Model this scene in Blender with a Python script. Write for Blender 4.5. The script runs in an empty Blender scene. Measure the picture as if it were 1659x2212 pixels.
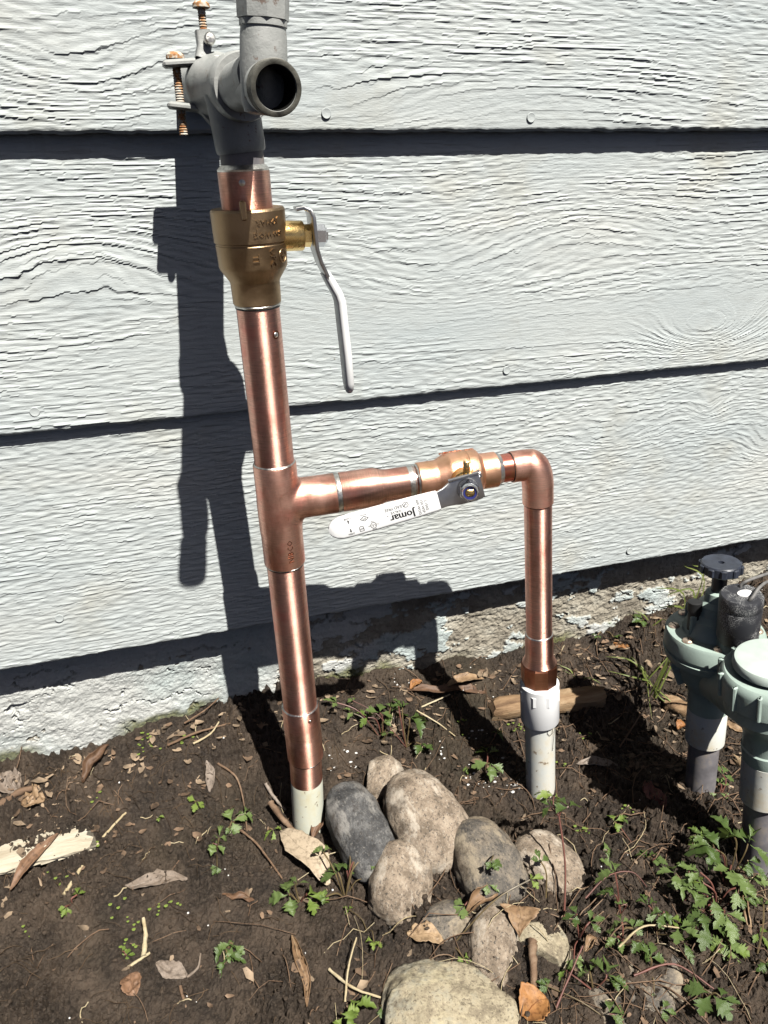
import bpy, math, random
import numpy as np
from mathutils import Matrix, Vector

scene = bpy.context.scene
COL = scene.collection
R = math.radians
PI = math.pi

# ------------------------------------------------------------------ camera
cam_data = bpy.data.cameras.new('camera')
cam = bpy.data.objects.new('camera', cam_data)
COL.objects.link(cam)
cam_data.sensor_fit = 'VERTICAL'
cam_data.sensor_height = 36.0
cam_data.lens = 36.0 * 1650 / 2212
cam_data.clip_start = 0.01
cam_data.clip_end = 500
M4 = Matrix([[0.95672, 0.133146, -0.258764], [-0.290904, 0.413662, -0.862704], [-0.007825, 0.900642, 0.434491]]).to_4x4()
M4.translation = (0.0, -0.60, 0.56)
cam.matrix_world = M4
scene.camera = cam

# ------------------------------------------------------------------ sky, sun, exposure
SUN = Vector((0.31, -1.0, 1.76)).normalized()
world = bpy.data.worlds.new('World')
scene.world = world
world.use_nodes = True
wn = world.node_tree
sky = wn.nodes.new('ShaderNodeTexSky')
sky.sky_type = 'NISHITA'
sky.sun_disc = False
sky.sun_elevation = math.asin(SUN.z)
sky.sun_rotation = math.atan2(SUN.x, SUN.y)
sky.air_density = 0.15
sky.dust_density = 1.0
sky.ozone_density = 0.5
wn.links.new(sky.outputs[0], wn.nodes['Background'].inputs[0])
wn.nodes['Background'].inputs[1].default_value = 0.05
sun_data = bpy.data.lights.new('sun', 'SUN')
sun_data.energy = 5.0
sun_data.angle = R(0.5)
sun_data.color = (1.0, 0.965, 0.90)
sun = bpy.data.objects.new('sun', sun_data)
COL.objects.link(sun)
sun.rotation_euler = SUN.to_track_quat('Z', 'Y').to_euler()
sun.location = SUN * 3
vs = scene.view_settings
vs.view_transform = 'Standard'
vs.look = 'None'
vs.exposure = 0.64
vs.gamma = 1.0
vs.use_curve_mapping = False
scene.cycles.max_bounces = 8
scene.cycles.diffuse_bounces = 0

# ------------------------------------------------------------------ noise
class Noise:
    def __init__(self, seed):
        r = np.random.RandomState(seed)
        p = r.permutation(256)
        self.p = np.concatenate([p, p])
        a = r.rand(256) * 2 * np.pi
        self.g = np.stack([np.cos(a), np.sin(a)], 1)
    def __call__(self, x, y):
        x = np.asarray(x, float); y = np.asarray(y, float)
        x, y = np.broadcast_arrays(x, y)
        xi = np.floor(x).astype(int); yi = np.floor(y).astype(int)
        fx = x - xi; fy = y - yi
        u = fx**3 * (fx * (fx * 6 - 15) + 10); v = fy**3 * (fy * (fy * 6 - 15) + 10)
        def d(ix, iy, gx, gy):
            h = self.p[self.p[ix & 255] + (iy & 255)]
            g = self.g[h]
            return g[..., 0] * gx + g[..., 1] * gy
        a = d(xi, yi, fx, fy); b = d(xi + 1, yi, fx - 1, fy)
        c = d(xi, yi + 1, fx, fy - 1); e = d(xi + 1, yi + 1, fx - 1, fy - 1)
        return (a + u * (b - a) + v * ((c + u * (e - c)) - (a + u * (b - a)))) * 1.45
def fbm(n, x, y, o=4, lac=2.1, g=0.5):
    s = 0; a = 1; f = 1
    for k in range(o):
        s = s + a * n(x * f + 17 * k, y * f - 9 * k); a *= g; f *= lac
    return s
def sstep(a, b, t):
    t = np.clip((t - a) / (b - a), 0, 1)
    return t * t * (3 - 2 * t)

# ------------------------------------------------------------------ materials
def new_mat(name):
    m = bpy.data.materials.new(name); m.use_nodes = True
    nt = m.node_tree
    return m, nt, nt.nodes['Principled BSDF']
def N(nt, t, **kw):
    n = nt.nodes.new(t)
    for k, v in kw.items(): setattr(n, k, v)
    return n
def noise_node(nt, scale, detail=4, stretch=None, rough=0.55, coord='Object'):
    tc = N(nt, 'ShaderNodeTexCoord')
    out = tc.outputs[coord]
    if stretch:
        mp = N(nt, 'ShaderNodeMapping'); mp.inputs['Scale'].default_value = stretch
        nt.links.new(out, mp.inputs[0]); out = mp.outputs[0]
    n = N(nt, 'ShaderNodeTexNoise')
    n.inputs['Scale'].default_value = scale; n.inputs['Detail'].default_value = detail
    n.inputs['Roughness'].default_value = rough
    nt.links.new(out, n.inputs['Vector'])
    return n.outputs['Fac']
def ramp(nt, fac, stops):
    r = N(nt, 'ShaderNodeValToRGB')
    e = r.color_ramp.elements
    while len(e) < len(stops): e.new(0.5)
    for i, (p, c) in enumerate(stops):
        e[i].position = p
        e[i].color = (c[0], c[1], c[2], 1) if hasattr(c, '__len__') else (c, c, c, 1)
    nt.links.new(fac, r.inputs[0])
    return r.outputs[0]
def mixc(nt, fac, a, b):
    m = N(nt, 'ShaderNodeMix', data_type='RGBA')
    if isinstance(fac, float): m.inputs[0].default_value = fac
    else: nt.links.new(fac, m.inputs[0])
    for s, c in ((6, a), (7, b)):
        if isinstance(c, tuple): m.inputs[s].default_value = (*c, 1)
        else: nt.links.new(c, m.inputs[s])
    return m.outputs[2]
def bump(nt, bs, h, strength, dist):
    b = N(nt, 'ShaderNodeBump')
    b.inputs['Strength'].default_value = strength; b.inputs['Distance'].default_value = dist
    nt.links.new(h, b.inputs['Height'])
    prev = bs.inputs['Normal'].links
    if prev: nt.links.new(prev[0].from_socket, b.inputs['Normal'])
    nt.links.new(b.outputs[0], bs.inputs['Normal'])
def simple(name, col, rough=0.5, metal=0.0, var=0.12, scale=60, bumpd=0.0, bscale=400, spec=0.5, stops=None):
    m, nt, bs = new_mat(name)
    f = noise_node(nt, scale, 6)
    lo = tuple(c * (1 - var) for c in col); hi = tuple(min(1, c * (1 + var)) for c in col)
    nt.links.new(ramp(nt, f, [(0.3, lo), (0.7, hi)]), bs.inputs['Base Color'])
    bs.inputs['Metallic'].default_value = metal
    f2 = noise_node(nt, scale * 2.3, 5)
    nt.links.new(ramp(nt, f2, [(0.3, rough * 0.82), (0.7, min(1, rough * 1.18))]), bs.inputs['Roughness'])
    bs.inputs['Specular IOR Level'].default_value = spec
    if bumpd: bump(nt, bs, noise_node(nt, bscale, 5), 0.6, bumpd)
    return m
MAT = {}
def copper(name, base, tarn, rough, amount, brushed=1.0):
    m, nt, bs = new_mat(name)
    bs.inputs['Metallic'].default_value = 1.0
    blot = noise_node(nt, 30, 7, (1, 1, 0.5), 0.62)
    fac = ramp(nt, blot, [(0.54 - amount * 0.2, 0.0), (0.80 - amount * 0.22, 1.0)])
    streak = noise_node(nt, 9, 5, (9, 9, 190), 0.65)
    c1 = mixc(nt, ramp(nt, streak, [(0.36, 0.0), (0.66, 1.0)]), base, tuple(c * 0.70 for c in base))
    pink = noise_node(nt, 55, 4)
    c1 = mixc(nt, ramp(nt, pink, [(0.47, 0.0), (0.66, 0.85)]), c1, (base[0] * 0.88, base[1] * 0.66, base[2] * 0.66))
    spk = noise_node(nt, 420, 4, (1, 1, 0.5), 0.65)
    c1 = mixc(nt, ramp(nt, spk, [(0.66, 0.0), (0.74, 0.6)]), c1, tarn)
    nt.links.new(mixc(nt, fac, c1, tarn), bs.inputs['Base Color'])
    nt.links.new(ramp(nt, streak, [(0.3, rough * 0.85), (0.7, rough * 1.2)]), bs.inputs['Roughness'])
    bs.inputs['Anisotropic'].default_value = min(1.0, 1.0 * brushed + 0.1)
    bs.inputs['Anisotropic Rotation'].default_value = 0.25
    tg = N(nt, 'ShaderNodeTangent', direction_type='RADIAL', axis='Z')
    nt.links.new(tg.outputs[0], bs.inputs['Tangent'])
    fine = noise_node(nt, 10, 4, (10, 10, 330), 0.7)
    bump(nt, bs, fine, 0.55 * brushed, 0.00020)
    arcs = noise_node(nt, 16, 3, (9, 9, 60), 0.6)
    bump(nt, bs, arcs, 0.25, 0.0003)
    bump(nt, bs, noise_node(nt, 45, 3), 0.12, 0.0002)
    return m
MAT['copper'] = copper('copper', (0.92, 0.54, 0.43), (0.33, 0.145, 0.095), 0.41, 0.34)
MAT['copper_fit'] = copper('copper_fitting', (0.90, 0.52, 0.40), (0.24, 0.105, 0.07), 0.38, 0.44, 0.9)
MAT['copper_soft'] = copper('copper_fitting_soft', (0.92, 0.54, 0.42), (0.26, 0.115, 0.075), 0.40, 0.42, 0.35)
MAT['copper_dark'] = copper('copper_burnt', (0.50, 0.22, 0.13), (0.16, 0.07, 0.04), 0.36, 0.7, 0.5)
MAT['copper_red'] = copper('copper_fluxed', (0.78, 0.27, 0.20), (0.70, 0.50, 0.20), 0.34, 0.5, 0.4)
def cast(name, base, dark, rough):
    m, nt, bs = new_mat(name)
    bs.inputs['Metallic'].default_value = 1.0
    f = noise_node(nt, 45, 6)
    nt.links.new(ramp(nt, f, [(0.3, dark), (0.62, base)]), bs.inputs['Base Color'])
    nt.links.new(ramp(nt, noise_node(nt, 90, 5), [(0.3, rough * 0.8), (0.7, rough * 1.25)]), bs.inputs['Roughness'])
    bump(nt, bs, noise_node(nt, 900, 4), 0.45, 0.0003)
    return m
MAT['brass'] = cast('cast_brass', (0.40, 0.285, 0.17), (0.23, 0.158, 0.09), 0.44)
MAT['bronze'] = cast('cast_bronze', (0.82, 0.47, 0.33), (0.68, 0.40, 0.22), 0.40)
MAT['gold'] = cast('machined_brass', (0.90, 0.66, 0.28), (0.75, 0.5, 0.2), 0.24)
MAT['solder'] = simple('solder', (0.58, 0.57, 0.54), 0.35, 1.0, 0.3, 300, 0.0002, 700)
MAT['steel'] = simple('plated_steel', (0.42, 0.42, 0.42), 0.32, 1.0, 0.15, 80, 0.00005, 900)
MAT['chrome'] = simple('bright_nut', (0.62, 0.63, 0.66), 0.16, 1.0, 0.1, 80)
MAT['bluelock'] = simple('blue_nylon', (0.03, 0.035, 0.18), 0.4)
MAT['vinyl'] = simple('white_vinyl', (0.86, 0.86, 0.855), 0.32, 0.0, 0.03, 40)
MAT['ink'] = simple('black_ink', (0.02, 0.02, 0.022), 0.5, 0, 0.1)
MAT['pvc'] = simple('white_pvc', (0.86, 0.865, 0.87), 0.34, 0, 0.04, 50)
MAT['black'] = simple('black_rubber', (0.012, 0.012, 0.013), 0.6, 0, 0.2)
MAT['hollow'] = simple('shade_black_bore', (0.010, 0.010, 0.009), 0.8, 0, 0.3, 200, 0, 400, 0.1)  # near-black colour paints in the shade inside the open outlet

def paint_grey():
    m, nt, bs = new_mat('grey_paint')
    f = noise_node(nt, 55, 6)
    c = ramp(nt, f, [(0.3, (0.30, 0.315, 0.30)), (0.7, (0.47, 0.475, 0.455))])
    chip = noise_node(nt, 120, 6, None, 0.65)
    nt.links.new(mixc(nt, ramp(nt, chip, [(0.62, 0.0), (0.66, 0.9)]), c, (0.20, 0.14, 0.11)), bs.inputs['Base Color'])
    bs.inputs['Roughness'].default_value = 0.42
    bump(nt, bs, noise_node(nt, 190, 6, None, 0.7), 0.6, 0.0008)
    return m
MAT['greypaint'] = paint_grey()
def rusty():
    m, nt, bs = new_mat('rusty_bolt')
    f = noise_node(nt, 260, 5)
    nt.links.new(ramp(nt, f, [(0.36, (0.30, 0.11, 0.035)), (0.47, (0.45, 0.25, 0.11)), (0.54, (0.60, 0.56, 0.48))]), bs.inputs['Base Color'])
    bs.inputs['Roughness'].default_value = 0.75
    bump(nt, bs, noise_node(nt, 700, 4), 0.6, 0.0004)
    return m
MAT['rust'] = rusty()
MAT['wornrim'] = simple('worn_outlet_metal', (0.085, 0.082, 0.068), 0.5, 0.3, 0.8, 140, 0.0003, 700)
def stained_pipe(name, a, b, c):
    m, nt, bs = new_mat(name)
    f = noise_node(nt, 38, 7, (1, 1, 0.7), 0.65)
    g = noise_node(nt, 180, 5)
    col = ramp(nt, f, [(0.32, a), (0.52, b), (0.72, c)])
    nt.links.new(mixc(nt, ramp(nt, g, [(0.64, 0.0), (0.70, 0.8)]), col, (0.22, 0.15, 0.09)), bs.inputs['Base Color'])
    bs.inputs['Roughness'].default_value = 0.5
    bump(nt, bs, g, 0.4, 0.0003)
    return m
MAT['oldwhite'] = stained_pipe('stained_white_pipe', (0.66, 0.70, 0.62), (0.74, 0.74, 0.60), (0.70, 0.62, 0.38))
MAT['oldpvc'] = stained_pipe('stained_pvc', (0.62, 0.66, 0.65), (0.70, 0.69, 0.62), (0.66, 0.55, 0.36))
MAT['greypvc'] = simple('grey_pvc', (0.20, 0.19, 0.20), 0.5, 0, 0.3, 60, 0.0002, 300)
MAT['green'] = simple('sage_green_plastic', (0.37, 0.46, 0.41), 0.46, 0, 0.14, 45, 0.00015, 800)
def dusty(m, col, lo, hi):
    nt = m.node_tree; bs = nt.nodes['Principled BSDF']
    c0 = bs.inputs['Base Color'].links[0].from_socket
    f = noise_node(nt, 60, 8, None, 0.75)
    nt.links.new(mixc(nt, ramp(nt, f, [(lo, 0.0), (hi, 0.6)]), c0, col), bs.inputs['Base Color'])
dusty(MAT['green'], (0.20, 0.165, 0.12), 0.56, 0.72)
dusty(MAT['greypvc'], (0.30, 0.25, 0.19), 0.50, 0.66)
MAT['greenpale'] = simple('pale_green_lid', (0.52, 0.60, 0.55), 0.45, 0, 0.1, 70, 0.00012, 700)
MAT['knob'] = simple('dark_blue_grey_plastic', (0.030, 0.036, 0.052), 0.42, 0, 0.4, 120, 0.00015, 600)
def solenoid_mat():
    m, nt, bs = new_mat('weathered_black_plastic')
    patch = noise_node(nt, 55, 4)
    sp = noise_node(nt, 1100, 3, None, 0.7)
    mul = N(nt, 'ShaderNodeMath', operation='MULTIPLY')
    nt.links.new(ramp(nt, patch, [(0.44, 0.0), (0.62, 0.9)]), mul.inputs[0])
    nt.links.new(ramp(nt, sp, [(0.48, 0.0), (0.60, 1.0)]), mul.inputs[1])
    nt.links.new(mixc(nt, mul.outputs[0], (0.030, 0.031, 0.037), (0.55, 0.55, 0.54)), bs.inputs['Base Color'])
    bs.inputs['Roughness'].default_value = 0.5
    return m
MAT['solenoid'] = solenoid_mat()
MAT['wire'] = simple('grey_wire', (0.16, 0.155, 0.15), 0.6, 0, 0.3, 150)
MAT['screw'] = simple('weathered_screw', (0.52, 0.42, 0.33), 0.4, 0.7, 0.4, 300, 0.0002, 800)

def siding_mat():
    m, nt, bs = new_mat('painted_siding')
    f = noise_node(nt, 7, 6, (0.5, 1, 1.6))
    c = ramp(nt, f, [(0.3, (0.455, 0.50, 0.505)), (0.55, (0.51, 0.543, 0.535)), (0.75, (0.55, 0.557, 0.525))])
    g = noise_node(nt, 130, 6, (0.5, 1, 1), 0.7)
    c = mixc(nt, ramp(nt, g, [(0.30, 0.35), (0.46, 0.0)]), c, (0.36, 0.37, 0.35))
    sp = noise_node(nt, 300, 2)
    c = mixc(nt, ramp(nt, sp, [(0.765, 0.0), (0.79, 0.8)]), c, (0.20, 0.19, 0.16))
    st = noise_node(nt, 11, 5, (0.8, 1, 0.9))
    c = mixc(nt, ramp(nt, st, [(0.55, 0.0), (0.72, 0.55)]), c, (0.42, 0.40, 0.325))
    sm = noise_node(nt, 24, 7, (1.6, 1, 0.7), 0.7)
    c = mixc(nt, ramp(nt, sm, [(0.60, 0.0), (0.72, 0.45)]), c, (0.36, 0.375, 0.35))
    nt.links.new(c, bs.inputs['Base Color'])
    bs.inputs['Roughness'].default_value = 0.55
    bs.inputs['Specular IOR Level'].default_value = 0.3
    bump(nt, bs, noise_node(nt, 60, 6, (2.2, 1, 14), 0.65), 0.55, 0.0007)
    bump(nt, bs, noise_node(nt, 800, 4, (0.6, 1, 1.6)), 0.4, 0.0003)
    return m
MAT['siding'] = siding_mat()
def foundation_mat():
    m, nt, bs = new_mat('flaking_painted_concrete')
    at = N(nt, 'ShaderNodeAttribute', attribute_name='paint')
    mo = N(nt, 'ShaderNodeAttribute', attribute_name='moss')
    f = noise_node(nt, 26, 7, None, 0.6)
    bare = ramp(nt, f, [(0.3, (0.18, 0.155, 0.12)), (0.5, (0.36, 0.325, 0.26)), (0.7, (0.50, 0.475, 0.40))])
    g = noise_node(nt, 9, 5)
    pt = ramp(nt, g, [(0.42, (0.62, 0.63, 0.60)), (0.58, (0.52, 0.585, 0.57))])
    sp = noise_node(nt, 240, 4)
    pt = mixc(nt, ramp(nt, sp, [(0.66, 0.0), (0.72, 0.7)]), pt, (0.34, 0.30, 0.24))
    c = mixc(nt, at.outputs['Fac'], bare, pt)
    mossc = ramp(nt, noise_node(nt, 500, 4), [(0.35, (0.05, 0.06, 0.012)), (0.65, (0.17, 0.17, 0.04))])
    c = mixc(nt, mo.outputs['Fac'], c, mossc)
    nt.links.new(c, bs.inputs['Base Color'])
    bs.inputs['Roughness'].default_value = 0.85
    bump(nt, bs, noise_node(nt, 320, 7, None, 0.74), 1.0, 0.0020)
    return m
MAT['foundation'] = foundation_mat()
def soil_mat():
    m, nt, bs = new_mat('damp_soil')
    f = noise_node(nt, 22, 8, None, 0.65)
    c = ramp(nt, f, [(0.32, (0.011, 0.0074, 0.0050)), (0.49, (0.034, 0.0230, 0.0155)), (0.64, (0.096, 0.068, 0.047))])
    g = noise_node(nt, 330, 5, None, 0.7)
    c = mixc(nt, ramp(nt, g, [(0.42, 0.0), (0.72, 0.75)]), c, (0.105, 0.080, 0.058))
    w = noise_node(nt, 900, 2)
    c = mixc(nt, ramp(nt, w, [(0.74, 0.0), (0.78, 0.8)]), c, (0.34, 0.30, 0.24))
    ol = noise_node(nt, 6, 4)
    c = mixc(nt, ramp(nt, ol, [(0.56, 0.0), (0.75, 0.45)]), c, (0.045, 0.037, 0.018))
    nt.links.new(c, bs.inputs['Base Color'])
    nt.links.new(ramp(nt, noise_node(nt, 30, 5), [(0.35, 0.42), (0.65, 0.80)]), bs.inputs['Roughness'])
    bs.inputs['Specular IOR Level'].default_value = 0.42
    bump(nt, bs, noise_node(nt, 240, 8, None, 0.72), 1.0, 0.0034)
    bump(nt, bs, noise_node(nt, 1100, 5, None, 0.7), 0.7, 0.0006)
    return m
MAT['soil'] = soil_mat()
MAT['clod'] = simple('soil_crumb', (0.048, 0.035, 0.025), 0.85, 0, 0.55, 300, 0.0005, 900, 0.25)
MAT['fibre'] = simple('dry_rootlets', (0.095, 0.063, 0.038), 0.8, 0, 0.75, 40, 0, 400, 0.3)
MAT['flake'] = simple('leaf_flakes', (0.15, 0.10, 0.065), 0.7, 0, 0.8, 70, 0.0003, 700, 0.3)
MAT['palelitter'] = simple('pale_litter', (0.25, 0.185, 0.125), 0.75, 0, 0.75, 60, 0.0003, 700, 0.3)
MAT['perlite'] = simple('white_specks', (0.70, 0.69, 0.66), 0.8, 0, 0.15, 300)
def stone(name, a, b, c, vein, scale=1.0, dots=(0.05, 0.045, 0.04)):
    m, nt, bs = new_mat(name)
    f = noise_node(nt, 42 * scale, 9, None, 0.72)
    col = ramp(nt, f, [(0.40, a), (0.5, b), (0.60, c)])
    sp = noise_node(nt, 420, 4, None, 0.7)
    col = mixc(nt, ramp(nt, sp, [(0.36, 0.85), (0.47, 0.0)]), col, dots)
    lp = noise_node(nt, 380, 4, (1, 1.3, 0.8), 0.7)
    col = mixc(nt, ramp(nt, lp, [(0.56, 0.0), (0.66, 0.5)]), col, vein)
    v = noise_node(nt, 20 * scale, 8, (1, 2.2, 1), 0.75)
    col = mixc(nt, ramp(nt, v, [(0.54, 0.0), (0.62, 0.8)]), col, vein)
    dirt = noise_node(nt, 30, 8, None, 0.7)
    col = mixc(nt, ramp(nt, dirt, [(0.54, 0.0), (0.66, 0.75)]), col, (0.055, 0.040, 0.028))
    nt.links.new(col, bs.inputs['Base Color'])
    bs.inputs['Roughness'].default_value = 0.72
    bs.inputs['Specular IOR Level'].default_value = 0.3
    bump(nt, bs, noise_node(nt, 150, 9, None, 0.74), 1.0, 0.0022)
    return m
MAT['st_grey'] = stone('granite_grey', (0.040, 0.040, 0.041), (0.095, 0.094, 0.093), (0.18, 0.175, 0.168), (0.30, 0.285, 0.26))
MAT['st_tan'] = stone('granite_tan', (0.18, 0.140, 0.102), (0.31, 0.245, 0.182), (0.41, 0.335, 0.255), (0.54, 0.475, 0.39))
MAT['st_mix'] = stone('granite_mixed', (0.085, 0.078, 0.070), (0.17, 0.148, 0.122), (0.28, 0.23, 0.17), (0.36, 0.30, 0.215))
MAT['st_yellow'] = stone('sandstone_yellow', (0.24, 0.20, 0.14), (0.42, 0.36, 0.25), (0.34, 0.32, 0.25), (0.54, 0.47, 0.31), 0.8, (0.12, 0.10, 0.07))
def wood(name, a, b, c):
    m, nt, bs = new_mat(name)
    f = noise_node(nt, 30, 7, (0.5, 3, 3), 0.65)
    nt.links.new(ramp(nt, f, [(0.3, a), (0.5, b), (0.7, c)]), bs.inputs['Base Color'])
    bs.inputs['Roughness'].default_value = 0.75
    bump(nt, bs, noise_node(nt, 120, 7, (0.4, 2, 2), 0.7), 1.0, 0.002)
    return m
MAT['wood_tan'] = wood('weathered_tan_wood', (0.11, 0.06, 0.03), (0.27, 0.17, 0.09), (0.42, 0.31, 0.19))
MAT['wood_pale'] = wood('bleached_board', (0.36, 0.30, 0.21), (0.52, 0.46, 0.35), (0.60, 0.55, 0.45))
MAT['twig'] = wood('twig_bark', (0.10, 0.06, 0.035), (0.18, 0.11, 0.065), (0.30, 0.21, 0.14))
MAT['straw'] = wood('straw', (0.34, 0.26, 0.14), (0.50, 0.41, 0.25), (0.58, 0.50, 0.34))
def leaf_mat(name, a, b, trans, rough=0.5, tw=0.3, scale=50):
    m, nt, bs = new_mat(name)
    oi = N(nt, 'ShaderNodeObjectInfo')
    f = noise_node(nt, scale, 5)
    add = N(nt, 'ShaderNodeMath', operation='ADD'); nt.links.new(f, add.inputs[0])
    mr = N(nt, 'ShaderNodeMath', operation='MULTIPLY_ADD'); nt.links.new(oi.outputs['Random'], mr.inputs[0])
    mr.inputs[1].default_value = 0.5; mr.inputs[2].default_value = -0.25
    nt.links.new(mr.outputs[0], add.inputs[1])
    c = ramp(nt, add.outputs[0], [(0.25, a), (0.75, b)])
    if tw < 0.2:
        c = mixc(nt, ramp(nt, noise_node(nt, 240, 6, None, 0.7), [(0.48, 0.0), (0.66, 0.75)]), c, tuple(q * 0.45 for q in a))
    nt.links.new(c, bs.inputs['Base Color'])
    bs.inputs['Roughness'].default_value = rough
    bump(nt, bs, noise_node(nt, 420, 4), 0.4, 0.0004)
    tr = N(nt, 'ShaderNodeBsdfTranslucent'); tr.inputs[0].default_value = (*trans, 1)
    mx = N(nt, 'ShaderNodeMixShader'); mx.inputs[0].default_value = tw
    nt.links.new(bs.outputs[0], mx.inputs[1]); nt.links.new(tr.outputs[0], mx.inputs[2])
    nt.links.new(mx.outputs[0], nt.nodes['Material Output'].inputs[0])
    return m
MAT['leaf'] = leaf_mat('buttercup_leaf', (0.070, 0.118, 0.030), (0.185, 0.255, 0.085), (0.24, 0.34, 0.08), 0.28)
MAT['leaf_y'] = leaf_mat('young_leaf', (0.12, 0.19, 0.035), (0.24, 0.32, 0.07), (0.3, 0.42, 0.08), 0.45)
MAT['stem'] = simple('leaf_stalk', (0.13, 0.095, 0.045), 0.5, 0, 0.5, 25)
MAT['stem_r'] = simple('red_leaf_stalk', (0.15, 0.060, 0.045), 0.5, 0, 0.45, 25)
MAT['grass'] = leaf_mat('grass_blade', (0.11, 0.15, 0.03), (0.24, 0.28, 0.08), (0.3, 0.38, 0.1), 0.5)
MAT['dead_tan'] = leaf_mat('dead_leaf_tan', (0.25, 0.15, 0.08), (0.42, 0.29, 0.17), (0.3, 0.18, 0.08), 0.6, 0.12, 70)
MAT['dead_pale'] = leaf_mat('dead_leaf_pale', (0.36, 0.27, 0.18), (0.52, 0.42, 0.30), (0.35, 0.25, 0.15), 0.6, 0.12, 70)
MAT['dead_brown'] = leaf_mat('dead_leaf_brown', (0.12, 0.065, 0.035), (0.25, 0.14, 0.08), (0.2, 0.1, 0.05), 0.6, 0.1, 70)
MAT['dead_red'] = leaf_mat('dead_leaf_red', (0.14, 0.050, 0.042), (0.24, 0.10, 0.08), (0.2, 0.06, 0.05), 0.55, 0.12, 70)
MAT['dead_orange'] = leaf_mat('dead_leaf_orange', (0.26, 0.10, 0.03), (0.42, 0.20, 0.07), (0.35, 0.15, 0.05), 0.6, 0.12, 70)
MAT['dead_grey'] = leaf_mat('dead_leaf_grey', (0.22, 0.17, 0.13), (0.36, 0.30, 0.25), (0.2, 0.15, 0.1), 0.7, 0.08, 70)

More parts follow.
